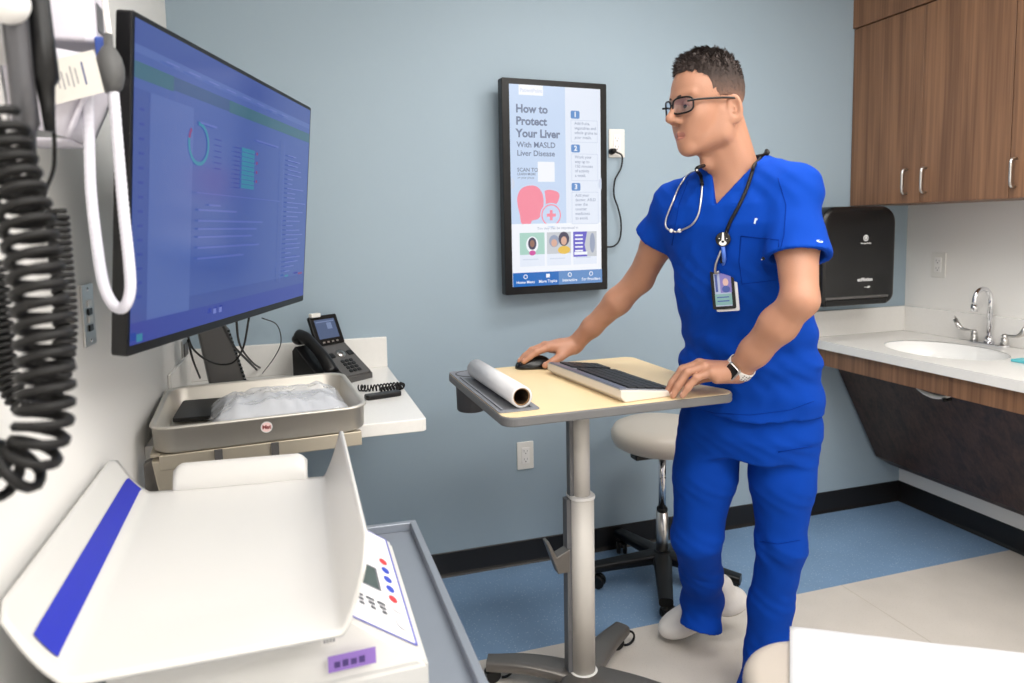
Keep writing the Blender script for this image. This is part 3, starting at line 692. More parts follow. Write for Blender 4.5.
# ------------------------------------------------------------------ mobile sit-stand table
def mobile_table():
    C0 = Vector((.794, 1.797, 0)); rz = math.radians(1.0); Z = .950; hx, hy = .329, .287
    t = thing('mobile_table', 'height adjustable rolling table with pale maple top on a grey metal column', 'table', C0, rz)
    # top with a cup hole at rear left
    m = MB(); m.m(M['edgeband'])
    m.prism(rrect(-hx, -hy, hx, hy, .035, 8), Z-.025, Z-.0012, bev=.004)
    m.m(M['maple']).prism(rrect(-hx+.003, -hy+.003, hx-.003, hy-.003, .033, 8), Z-.0012, Z)
    m.build('tabletop', None, t)
    i0, i1, j0, j1 = -hx+.003, -hx+.112, -hy+.045, hy-.012
    r = MB(); r.m(M['greyplast2']).prism(rrect(i0, j0, i1, j1, .012), Z+.0002, Z+.003, bev=.001)
    r.m(M['greyplast']).prism(rrect(i0+.014, j0+.02, i1-.02, j1-.11, .008), Z+.0031, Z+.0036)
    r.m(M['greyplast2']); r.prism(rrect(i0+.010, j0+.015, i0+.015, j1-.10, .002), Z+.003, Z+.007); r.prism(rrect(i1-.021, j0+.015, i1-.016, j1-.10, .002), Z+.003, Z+.007)
    r.build('pencil_tray', None, t)
    cx, cy = -hx+.060, hy-.066
    c = MB(); c.lathe([(.0, -.112), (.041, -.112), (.044, -.108), (.047, .0036), (.043, .0045), (.039, -.09), (0, -.092)], (cx, cy, Z), cap=False).build('cup_holder', mat('cup_holder_plastic', (70, 70, 74), .5), t)
    # column
    u = MB(); u.prism(rrect(-.026, -.030, .026, .030, .024, 8), .58, Z-.045, smooth=True); u.build('upper_column', M['alu'], t)
    u = MB(); u.prism(rrect(-.036, -.040, .036, .040, .030, 8), .058, .603, smooth=True); u.build('lower_column', M['alu'], t)
    MB().prism(rrect(-.039, -.043, .039, .043, .032, 8), .603, .612, bev=.002).build('collar', M['white'], t)
    MB().prism(rrect(-.042, -.046, .042, .046, .034, 8), .052, .066, bev=.002).build('foot_collar', M['white'], t)
    g = MB(); g.box((-.050, -.012, .066), (-.034, .018, .602)); g.box((-.038, -.010, .612), (-.024, .014, Z-.05)); g.build('cable_rail', M['greyplast'], t)
    h = MB(); h.prism([(-.045, .455), (-.045, .385), (-.082, .385), (-.118, .485), (-.110, .488), (-.086, .438)], -.02, .016, M=Matrix(((1, 0, 0, 0), (0, 0, 1, 0), (0, 1, 0, 0), (0, 0, 0, 1))), bev=.003).build('cable_hook', M['castalu'], t)
    MB().box((-.20, -.05, Z-.052), (.20, .05, Z-.0255), bev=.004).build('support_plate', M['castalu'], t)
    # base legs
    for (ex, ey) in ((-.28, .14), (.235, .165), (-.25, -.30), (.27, -.30)):
        L = math.hypot(ex, ey); a = math.atan2(ey, ex); Mx = Matrix.Rotation(a, 4, 'Z')
        m = MB(); n = 14
        def fn(u, v, L=L):
            w = .048-.020*u; th = .018; zc = .040+.030*math.sin(min(1, u*1.15)*PI*.62) - .012*u
            an = 2*PI*v; cs, sn = math.cos(an), math.sin(an)
            return Mx @ Vector((u*(L-.02)+.02*min(0, 0), w*math.copysign(abs(cs)**.55, cs), zc+th*math.copysign(abs(sn)**.55, sn)))
        m.grid(fn, n, 28)
        for s in (0, 1):
            m.poly([fn(s, k/28) for k in range(28)][::(1 if s else -1)])
        lg = m.build('leg', M['castalu'], t)
        k = MB(); k.m(M['black']); px, py = (L-.045)*math.cos(a), (L-.045)*math.sin(a)
        k.cyl((px, py, .03), (px, py, .05), .012)
        for s in (-1, 1): k.cyl(Vector((px-.01, py+s*.004, .0245)), Vector((px-.01, py+s*.016, .0245)), .024, bev=.004)
        k.tube([(px+.03+.028*math.cos(q), py, .028+.024*math.sin(q)) for q in [math.radians(-110+20*i) for i in range(11)]], .004)
        k.build('caster', None, lg)
    # rolled paper
    a = Vector((.536, 1.566, Z+.0325)); b = Vector((.522, 1.945, Z+.0325)); ax = (b-a).normalized()
    t2 = thing('paper_roll', 'rolled sheet of white paper lying along the left edge of the rolling table', 'paper roll', (a+b)/2)
    Mr = Matrix.Translation(a) @ ax.to_track_quat('Z', 'Y').to_matrix().to_4x4(); L = (b-a).length
    MB().lathe([(.0225, 0), (.028, 0), (.028, L), (.0225, L)], n=48, M=Mr, cap=False).build('paper', M['paper'], t2, world=True)
    MB().lathe([(.0198, .003), (.0224, .003), (.0224, L-.003), (.0198, L-.003)], n=40, M=Mr, cap=False).build('cardboard_core', M['cardboard'], t2, world=True)
mobile_table()

def keyboard():
    a = Vector((.748, 1.935)); b = Vector((.790, 1.530))        # rear edge (thick side)
    y = (a-b).normalized(); rz = math.atan2(y.y, y.x)-PI/2
    L = (a-b).length; Wd = .178
    t = thing('keyboard', 'dark keyboard with pale underside on the maple table', 'keyboard', (b.x, b.y, .9505), rz)
    Mx = Matrix(((1, 0, 0, 0), (0, 0, 1, 0), (0, 1, 0, 0), (0, 0, 0, 1)))
    pr = [(.014, 0), (Wd-.004, .0), (Wd, .006), (Wd, .012), (.04, .029), (0, .033), (0, .014)]
    MB().prism(pr, 0, L, M=Mx, bev=.003).build('shell', mat('pale_keyboard_shell', (222, 214, 204), .4), t)
    sl = math.atan2(-.018, Wd-.04); K = Matrix.Translation((.001, 0, .0335)) @ Matrix.Rotation(-sl, 4, 'Y')
    MB().prism(rrect(.0, .004, Wd-.006, L-.004, .006), 0, .003, M=K, bev=.001).build('deck', mat('keyboard_deck', (140, 144, 152), .4), t)
    MB().prism(rrect(.002, .012, .024, L-.012, .003), .0031, .0046, M=K).build('media_strip', mat('keyboard_strip', (88, 94, 116), .3), t)
    kk = mat('keycap', (34, 36, 42), .5)
    n = 0
    for r in range(5):
        x0 = .032+r*.0275
        for c in range(18):
            y0 = .014+c*(L-.028)/18
            if c in (13,): continue
            if r == 4 and 5 <= c <= 9:
                if c == 5: MB().prism(rrect(x0, y0, x0+.0235, y0+5*(L-.028)/18-.003, .002, 2), .003, .0075, M=K).build('space_bar', kk, t)
                continue
            MB().prism(rrect(x0, y0, x0+.0240, y0+(L-.028)/18-.003, .002, 2), .003, .0078, M=K).build('key', kk, t); n += 1
keyboard()

# ------------------------------------------------------------------ stool
def stool():
    C0 = Vector((1.350, 2.272, 0)); ZT = .638
    t = thing('rolling_stool', 'round beige vinyl rolling stool on a black five legged base', 'stool', C0)
    R_ = .196
    prof = [(0, ZT), (R_*.6, ZT), (R_*.82, ZT-.003), (R_*.94, ZT-.014), (R_, ZT-.036), (R_*.995, ZT-.058), (R_*.95, ZT-.078), (R_*.86, ZT-.088), (0, ZT-.090)]
    MB().lathe(prof, n=72, cap=False).build('seat', M['vinylb'], t)
    MB().lathe([(0, ZT-.0905), (.075, ZT-.0905), (.07, ZT-.105), (.03, ZT-.115), (0, ZT-.115)], n=32, cap=False).box((-.15, -.07, ZT-.112), (-.03, -.02, ZT-.0905), bev=.005).build('seat_plate', M['black'], t)
    MB().cyl((0, 0, .30), (0, 0, ZT-.115), .0145).build('gas_rod', M['chrome'], t)
    MB().lathe([(0, .302), (.019, .302), (.021, .298), (.021, .288), (.019, .284)], n=32, cap=False).build('rod_collar', M['black'], t)
    MB().cyl((0, 0, .10), (0, 0, .285), .0235, n=32).build('gas_cylinder', M['nickel'], t)
    h = MB(); h.lathe([(0, .075), (.045, .075), (.045, .105), (.03, .13), (0.024, .13)], n=32, cap=False); h.build('hub', M['black'], t)
    for k in range(5):
        a = math.radians(242+72*k); Mx = Matrix.Rotation(a, 4, 'Z'); m = MB()
        def fn(u, v):
            w = .036-.011*u; th = .021-.005*u; zc = .105-.028*u; an = 2*PI*v; cs, sn = math.cos(an), math.sin(an)
            return Mx @ Vector((.02+u*.275, w*math.copysign(abs(cs)**.5, cs), zc+th*math.copysign(abs(sn)**.5, sn)))
        m.grid(fn, 12, 24); m.poly([fn(1, q/24) for q in range(24)])
        lg = m.build('leg', M['black'], t)
        w = MB(); c = Mx @ Vector((.272, 0, 0)); tw = Vector((math.cos(a+1.0), math.sin(a+1.0), 0)); ofs = Vector((-tw.y, tw.x, 0))*.014
        w.cyl(c+Vector((0, 0, .05)), c+Vector((0, 0, .07)), .008)
        for s in (-1, 1): w.cyl(c+ofs+tw*(s*.005)+Vector((0, 0, .0265)), c+ofs+tw*(s*.022)+Vector((0, 0, .0265)), .026, bev=.006)
        w.sph(c+ofs*.6+Vector((0, 0, .038)), .02, 8, (1, 1, .8)); w.build('caster', M['black'], lg)
stool()

# ------------------------------------------------------------------ cart and infant scale
def cart():
    t = thing('utility_cart', 'grey steel cart under the infant scale beside the left wall', 'cart', (-.03, .95, 0))
    A = [(-.350, 1.475), (.240, 1.447), (.243, .45), (-.350, .45)]
    Zt = .742
    def inset(d): 
        c = [Vector(p) for p in A]; out = []
        for i in range(4):
            p, q, r = c[i-1], c[i], c[(i+1) % 4]; e1 = (q-p).normalized(); e2 = (r-q).normalized()
            n1 = Vector((e1.y, -e1.x)); n2 = Vector((e2.y, -e2.x)); b = (n1+n2)/(1+n1.dot(n2)); out.append(q+b*d)
        return [(v.x, v.y) for v in out]
    m = MB(); m.prism(A, Zt-.03, Zt, bev=.004)
    o, i_ = inset(0), inset(.014)
    for k in range(4):
        l = (k+1) % 4; m.prism([o[k], o[l], i_[l], i_[k]], Zt, Zt+.018, bev=.002)
    m.build('top', M['cart'], t, world=True)
    b = inset(.018)
    MB().prism(b, .12, Zt-.031, bev=.004).build('cabinet_body', M['cart'], t, world=True)
    for k, (x, y) in enumerate(((-.30, 1.40), (.18, 1.37), (.18, .50), (-.30, .50))):
        c = MB(); c.cyl((x, y, .06), (x, y, .12), .012); c.cyl((x-.012, y, .035), (x+.012, y, .035), .035, bev=.005); c.build('caster', M['black'], t, world=True)
cart()

def infant_scale():
    t = thing('infant_scale', 'white infant weighing scale with raised sides and a blue stripe', 'baby scale', (-.09, 1.12, .7605))
    # base housing
    zb = .7605-.0175; zl = .792; zp = .868
    m = MB(); m.m(M['whitemat'])
    out = [(-.26, .885), (.161, .897), (.164, 1.285), (.125, 1.335), (-.26, 1.335)]
    top = [(-.24, .91), (.050, .925), (.050, 1.305), (.045, 1.32), (-.24, 1.32)]
    b = m.bm; lo = [b.verts.new((x, y, zb+.001)) for x, y in out]; mi = [b.verts.new((x, y, zl)) for x, y in out]; tp = [b.verts.new((x, y, zp)) for x, y in top]
    for A, B in ((lo, mi), (mi, tp)):
        for k in range(5): b.faces.new((A[k], A[(k+1) % 5], B[(k+1) % 5], B[k]))
    b.faces.new(lo[::-1]); b.faces.new(tp)
    bmesh.ops.recalc_face_normals(b, faces=b.faces)
    bmesh.ops.bevel(b, geom=list(b.edges), offset=.005, segments=2, affect='EDGES')
    m.build('base', None, t, world=True)
    # control panel overlay on the sloped right side
    p0 = Vector((.161, .897, zl)); p1 = Vector((.164, 1.285, zl)); q0 = Vector((.050, .925, zp)); q1 = Vector((.050, 1.305, zp))
    Fm = frame((p0+q0)/2+Vector((0, .0, 0)), p1-p0, q0-p0)     # local x away from camera, y up the slope
    if Fm.col[2].z < 0: Fm = frame((p0+q0)/2, p1-p0, q0-p0)
    c = Canvas(); bl = mat('blue_print', (96, 100, 186), .4); re = mat('red_key', (206, 60, 66), .4); bk = mat('blue_key', (58, 80, 190), .4); dk = mat('grey_print', (96, 98, 104), .5); lcd = mat('lcd_window', (84, 96, 94), .2); pw = mat('panel_overlay', (238, 236, 238), .3)
    w = .125
    sg = -1 if Fm.col[1].z < 0 else 1
    def Rr(x0, y0, x1, y1, mt, r=0): c.rect(x0, y0, x1, y1, mt, r)
    Rr(.015, -.055, .372, .058, bl, .004); Rr(.019, -.051, .368, .054, pw, .003)
    Rr(.135, -.010, .215, .050, dk, .003); Rr(.140, -.006, .210, .046, lcd)
    for k, mt in enumerate((re, bk, bk, bk, re)): c.ell(.128+.032*k, -.030, .011, .008, mt)
    for k in range(3):
        for j in range(3): c.rect(.065+.012*j, .030-.020*k, .073+.012*j, .042-.020*k+.003*(j-1), dk, .002)
    c.ell(.06, -.034, .018, .011, mat('pale_print', (206, 206, 210), .4)); c.ell(.10, -.034, .013, .012, bpy.data.materials['pale_print'])
    o = c.build('control_panel', None, t); o.matrix_local = t.matrix_basis.inverted() @ Fm @ Matrix.Translation((0, 0, .0012))
    # purple label on the front
    c = Canvas(); c.rect(-.032, -.011, .032, .011, mat('purple_label', (140, 108, 184), .5)); [c.rect(-.024+.011*k, -.006, -.016+.011*k, .002+.001*(k % 2), mat('dark_purple', (70, 50, 110), .5)) for k in range(4)]
    o = c.build('sticker', None, t, label='purple sticker'); 
    pc = PX(352, 659, Y=.89); Fs = frame((pc.x, .8905, pc.z), (1, .045, 0), (0, .12, 1)); o.matrix_local = t.matrix_basis.inverted() @ Fs @ Matrix.Translation((0, 0, .003))
    # pan
    Z = .892
    BL, BR, FR, FL = Vector((-.290, 1.455, Z)), Vector((.047, 1.425, Z)), Vector((.041, .842, Z)), Vector((-.268, .842, Z))
    LB, LF = Vector((-.350, 1.452, Z+.082)), Vector((-.345, .878, Z+.082))
    RB, RF = Vector((.085, 1.435, Z+.095)), Vector((.080, .868, Z+.095))
    def strip(fn, nu, nv, th, mt, name, label=None):
        mm = MB(); mm.m(mt); mm.grid(fn, nu, nv)
        o = mm.build(name, None, t, world=True, label=label)
        s = o.modifiers.new('s', 'SOLIDIFY'); s.thickness = th; s.offset = -1
        return o
    mm = MB(); mm.m(M['whitemat']); bm = mm.bm
    # one continuous sheet: left wing, floor, right wing in cross-section; plus end flaps
    N, K = 40, 34
    def sec(v):   # v along Y (0 front..1 back): control pts across
        fl = FL.lerp(BL, v); fr = FR.lerp(BR, v); lo_ = LF.lerp(LB, v); ro = RF.lerp(RB, v)
        return lo_, fl, fr, ro
    def fn(u, v):
        lo_, fl, fr, ro = sec(v)
        # clipped wing corners
        e = min(v, 1-v); clip = 1.0 - .12*max(0, 1-e/.05)
        if u < .22:
            s = 1-u/.22; p = fl.lerp(lo_, s*clip); cz = -.010*math.sin(PI*s)
            return p+Vector((0, 0, cz))
        if u > .82:
            s = (u-.82)/.18; cl = 1.0-.22*max(0, 1-v/.07)-.06*max(0, 1-(1-v)/.03); p = fr.lerp(ro, s*cl); return p+Vector((0, 0, -.008*math.sin(PI*s)))
        s = (u-.22)/.60; p = fl.lerp(fr, s)
        return p+Vector((0, 0, -.010*math.sin(PI*s)*min(1, math.sin(PI*v)*1.6)))
    mm.grid(fn, 60, 40)
    o = mm.build('weighing_pan', None, t, world=True); s = o.modifiers.new('s', 'SOLIDIFY'); s.thickness = .005; s.offset = -1
    # end flaps
    a = PX(171, 470, Y=1.44).x; b_ = PX(307, 462, Y=1.41).x
    def flap(xa, xb, ya, yb, dz, dy, nm):
        f = MB(); f.m(M['whitemat'])
        Ph = [(x, z) for x, z in rrect(xa, -.02, xb, dz, .018)]
        f.grid(lambda u, v: (xa+(xb-xa)*u+(0), ya+(yb-ya)*u+dy*v*v, Z-.006+dz*v*(1-max(0, abs(u-.5)*2-.9)*6*v*.5)), 30, 8)
        o = f.build(nm, None, t, world=True); s = o.modifiers.new('s', 'SOLIDIFY'); s.thickness = .005; s.offset = 0
    flap(a, b_, BL.y-.008, BR.y-.002, .050, .03, 'end_flap')
    c = Canvas(); c.rect(-.011, -.010, .011, .010, mat('cream_note', (226, 222, 218), .5)); [c.rect(-.008+.004*k, -.006, -.006+.004*k, .004-.002*(k % 2), bpy.data.materials['grey_print']) for k in range(4)]
    o = c.build('small_label', None, t); pc = PX(330, 641, Y=.875); o.matrix_local = t.matrix_basis.inverted() @ frame((pc.x, .884, pc.z), (1, .045, 0), (0, .1, 1)) @ Matrix.Translation((0, 0, .002))
    # blue stripe on the left wing (follows its surface)
    st = MB(); st.m(mat('blue_stripe', (36, 44, 172), .35))
    def fs(u, v):
        uu = .22*(.40+.36*u) ; vv = .045+.93*v
        p = fn(uu, vv); return p+Vector((.0012, 0, .0016))
    st.grid(fs, 6, 40); st.build('stripe', None, t, world=True, label='bright blue stripe')
    # faint print on the pan
    c = Canvas(); gp = mat('faint_print', (206, 206, 208), .4); gb = mat('faint_blue_print', (206, 212, 232), .4)
    for k in range(3): c.rect(-.02, -.004-.008*k, .0, -.001-.008*k, gp); c.rect(.014, -.004-.008*k, .04-.006*k, -.001-.008*k, gp)
    o = c.build('printed_notice', None, t); pc = PX(248, 492, Z=Z-.004); o.matrix_local = t.matrix_basis.inverted() @ Matrix.Translation((pc.x, pc.y, Z-.0095+.004)) @ Matrix.Rotation(math.radians(-4), 4, 'Z')
    for y in (.95, 1.28):
        for x in (-.2, 0.0): MB().cyl((x, y, .868), (x, y, .878), .02).build('load_post', M['dkgrey'], t, world=True)
infant_scale()

# ------------------------------------------------------------------ exam table in the right foreground
def exam_table():
    Z = .660; O = Vector((.838, .965)); ex = Vector((.32, -.19)).normalized(); ey = Vector((ex.y, -ex.x))   # ey toward the camera
    rz = math.atan2(ex.y, ex.x)
    t = thing('exam_table', 'beige vinyl exam table end in the right foreground', 'exam table', (O.x, O.y, 0), rz)
    # local: x along ex, -y toward camera
    m = MB(); m.prism(rrect(-.095, -.60, .70, .004, .115, 12), Z-.085, Z-.004, bev=.028, seg=5, smooth=True); m.build('cushion', mat('exam_vinyl_dimmed', (176, 167, 156), .4), t)  # same beige vinyl as the stool, darkened in colour to offset the lamp above
    MB().prism(rrect(-.03, -.56, .66, -.07, .03), .10, Z-.086, bev=.006).build('cabinet_base', mat('exam_base_grey', (190, 186, 180), .4), t)
    MB().box((.0, -.54, 0), (.63, -.10, .10)).build('plinth', M['base'], t)
    def fn(u, v):
        s = v*.68; x = u*.70-.17*s*(1-u)
        y = .018-s if s < .62 else .018-.62
        z = Z+.0015+.0006*math.sin(x*21+s*17)+.0004*math.sin(x*47)
        return (x, y, z)
    p = MB(); p.grid(fn, 40, 40); p.grid(lambda u, v: (u*.70, .018+.002*math.sin(v*PI), Z+.0015-.085*v), 20, 6)
    o = p.build('table_paper', M['paper']); 
    o.matrix_basis = Matrix.Translation((O.x, O.y, 0)) @ Matrix.Rotation(rz, 4, 'Z')
    s = o.modifiers.new('s', 'SOLIDIFY'); s.thickness = .0008
    tag(o, 'white paper sheet covering the exam table in the right foreground', 'paper sheet')
exam_table()

# ------------------------------------------------------------------ diagnostic instruments on the left wall
def wall_instruments():
    # sphygmomanometer basket
    t = thing('blood_pressure_unit', 'white wall blood pressure holder with a paper label beside the monitor', 'blood pressure monitor', (XL+.001, 1.16, 1.56))
    b = MB(); b.m(mat('pale_lilac_plastic', (226, 222, 232), .4)); b.prism([(XL+.001, 1.10), (-.262, 1.10), (-.250, 1.112), (-.250, 1.165), (XL+.001, 1.175)], 1.675, 1.84, bev=.006)
    b.build('housing', None, t, world=True)
    g = MB(); g.m(bpy.data.materials['pale_lilac_plastic'])
    g.grid(lambda u, v: (XL+.005+(.118-.05*v)*u, 1.085+.02*v+.10*0, 1.672-.11*v-.02*u), 6, 6); g.grid(lambda u, v: (XL+.123-.05*v, 1.085+.13*u, 1.652-.11*v), 6, 6); g.grid(lambda u, v: (XL+.005+.068*u, 1.105+.11*v, 1.542), 4, 4)
    o = g.build('cuff_basket', None, t, world=True); s = o.modifiers.new('s', 'SOLIDIFY'); s.thickness = .003
    c = Canvas(); c.rect(-.034, -.030, .034, .030, mat('cream_label', (236, 232, 224), .6)); pr = mat('label_print', (140, 138, 146), .6)
    for k in range(5): c.rect(-.024+.0065*k, -.010-.003*(k % 2), -.0225+.0065*k, .016-.004*(k % 3), pr)
    c.rect(.012, -.014, .0145, .018, mat('label_blue_print', (96, 104, 150), .6))
    pc = W(75, 77, .925); Fm = frame(pc, CR*math.cos(.25)-CU*math.sin(-.25), CU*math.cos(.25)-CR*.25)
    o = c.build('paper_label', None, t); o.matrix_local = t.matrix_basis.inverted() @ Fm
    d = MB(); d.m(mat('blue_tag_plastic', (64, 92, 176), .5)).box((-.252, 1.105, 1.645), (-.240, 1.135, 1.685), bev=.003); d.build('tag', None, t, world=True, label='blue tag')
    d = MB(); d.m(M['greyplast']).box((-.2505, 1.12, 1.695), (-.2475, 1.15, 1.735), bev=.002); d.build('gauge_window', None, t, world=True)
    # white hose loop and bulb
    px = [(104, -12, .96), (106, 12, .96), (110, 40, .955)]
    up = (W(108, 40, .95)-W(111, 92, .95)).normalized(); Mz = Matrix.Translation(W(110, 70, .95)) @ up.to_track_quat('Z', 'Y').to_matrix().to_4x4()
    MB().lathe([(.0, -.033), (.008, -.032), (.0145, -.025), (.0185, -.010), (.0185, .004), (.0155, .018), (.010, .029), (.006, .034), (.006, .05), (0, .05)], n=32, M=Mz, cap=False).build('squeeze_bulb', mat('grey_rubber', (84, 84, 84), .55), t, world=True)
    h = MB(); P = spline([W(*p) for p in px], 10)
    n_ = len(P); h.tube(P, [.0036+.0007*(k % 2) for k in range(n_)], n=12).build('hose', M['white'], t, world=True)
    P = spline([W(x, y, d) for x, y, d in [(88, 84, .97), (89, 130, .96), (91, 190, .95), (97, 245, .94), (103, 282, .935), (112, 303, .93), (123, 308, .925), (130, 292, .925), (129, 262, .93), (124, 215, .94), (119, 160, .945), (114, 100, .95), (112, 84, .955)]], 26)
    n_ = len(P); rib = [(.0070+(.0007 if k % 3 == 0 else 0)) for k in range(n_)]
    MB().tube(P, rib, n=14).build('hose', mat('lilac_white_hose', (222, 220, 230), .4), t, world=True)
    # diagnostic unit with two black instrument handles
    t = thing('diagnostic_wall_unit', 'pale wall unit holding black examination instruments at the upper left edge', 'medical instrument holder', (XL+.001, .93, 1.60))
    u = MB(); u.m(mat('unit_grey', (205, 203, 200), .4)); u.box((XL+.001, .84, 1.62), (-.300, 1.03, 1.90), bev=.012); u.build('housing', None, t, world=True)
    for i, (p0, p1, r0, r1) in enumerate((((36, -6, .75), (45, 82, .75), .0125, .0135), ((14, 10, .72), (27, 128, .74), .0125, .012))):
        a, b_ = W(*p0), W(*p1); ax = (b_-a); L = ax.length; Mz = Matrix.Translation(a) @ ax.to_track_quat('Z', 'Y').to_matrix().to_4x4()
        MB().lathe([(0, -.03), (r0*.8, -.03), (r0, -.02), (r0, 0), (r1, L*.5), (r1*1.08, L-.004), (r1*.7, L+.004), (r1*.55, L+.025), (r1*.4, L+.055), (0, L+.055)], n=24, M=Mz, cap=False).build('instrument_handle', M['black'] if i == 0 else mat('dark_metal_grip', (92, 92, 96), .35, .6), t, world=True, label=['black tapered handle', 'dark grey metal handle'][i])
        MB().box((-.301, a.y-.02, a.z-.012+.02), (max(a.x-.008, -.29), a.y+.02, a.z+.012+.02), bev=.004).build('cradle_arm', M['black'], t, world=True)
    h = MB(); h.sph(W(6, 2, .70), .022, 12).build('specula_knob', M['white'], t, world=True)
    # coiled cords
    P = spline([W(x, y, d) for x, y, d in [(-2, 118, .66), (8, 160, .655), (22, 205, .65), (34, 260, .645), (42, 320, .64), (46, 380, .635), (42, 430, .63), (28, 462, .625), (6, 474, .62), (-20, 462, .62), (-50, 430, .62)]], 8)
    helix(P, .0210, .0050, 27).build('coiled_cord', M['rubber'], t, world=True, label='thick coiled cord')
    P = spline([W(x, y, d) for x, y, d in [(57, 212, .84), (61, 260, .835), (65, 310, .83), (64, 350, .825), (56, 385, .82), (40, 405, .815), (20, 402, .81), (6, 370, .81), (0, 320, .81), (-6, 260, .81)]], 8)
    helix(P, .0105, .0034, 55).build('coiled_cord', M['rubber'], t, world=True, label='thinner coiled cord')
    P = spline([W(x, y, d) for x, y, d in [(49, 90, .75), (53, 120, .77), (54, 165, .79), (46, 190, .81), (44, 205, .83), (57, 214, .84)]], 8)
    MB().tube(P, .0022, n=8).build('straight_cord', M['rubber'], t, world=True)
    P = spline([W(x, y, d) for x, y, d in [(28, 132, .735), (33, 165, .735), (24, 190, .70), (8, 150, .68), (-4, 116, .665)]], 8)
    MB().tube(P, .0045, n=8).build('straight_cord', M['rubber'], t, world=True)
    # wall plate
    pz = PX(87, 315, X=XL)
    t = thing('wall_plate', 'narrow steel data plate with ports on the left wall below the cords', 'wall plate', (XL, pz.y, pz.z), PI/2)
    MB().prism(rrect(-.036, -.057, .036, .057, .003), 0, .004, M=Matrix.Rotation(PI/2, 4, 'X'), bev=.001).build('cover_plate', M['nickel'], t)
    for z, mt in ((.022, M['white']), (.006, M['black']), (-.008, M['ivory']), (-.024, M['black'])): MB().box((-.012, -.007, z-.006), (.012, -.004, z+.006), bev=.001).build('port', mt, t)
    for z in (-.048, .048): MB().cyl((0, -.0052, z), (0, -.004, z), .004, n=12).build('screw', M['chrome'], t)
    # black switch on wall near the desk
    pz = PX(184, 353, X=XL)
    t = thing('cable_port', 'dark rectangular cable port low on the left wall behind the monitor', 'cable port', (XL, pz.y, pz.z), PI/2)
    MB().box((-.06, -.006, -.05), (.06, 0, .05), bev=.002).build('cover_plate', M['nickel'], t); MB().box((-.04, -.009, -.035), (.04, -.006, .035)).build('socket', M['dkgrey'], t)
wall_instruments()
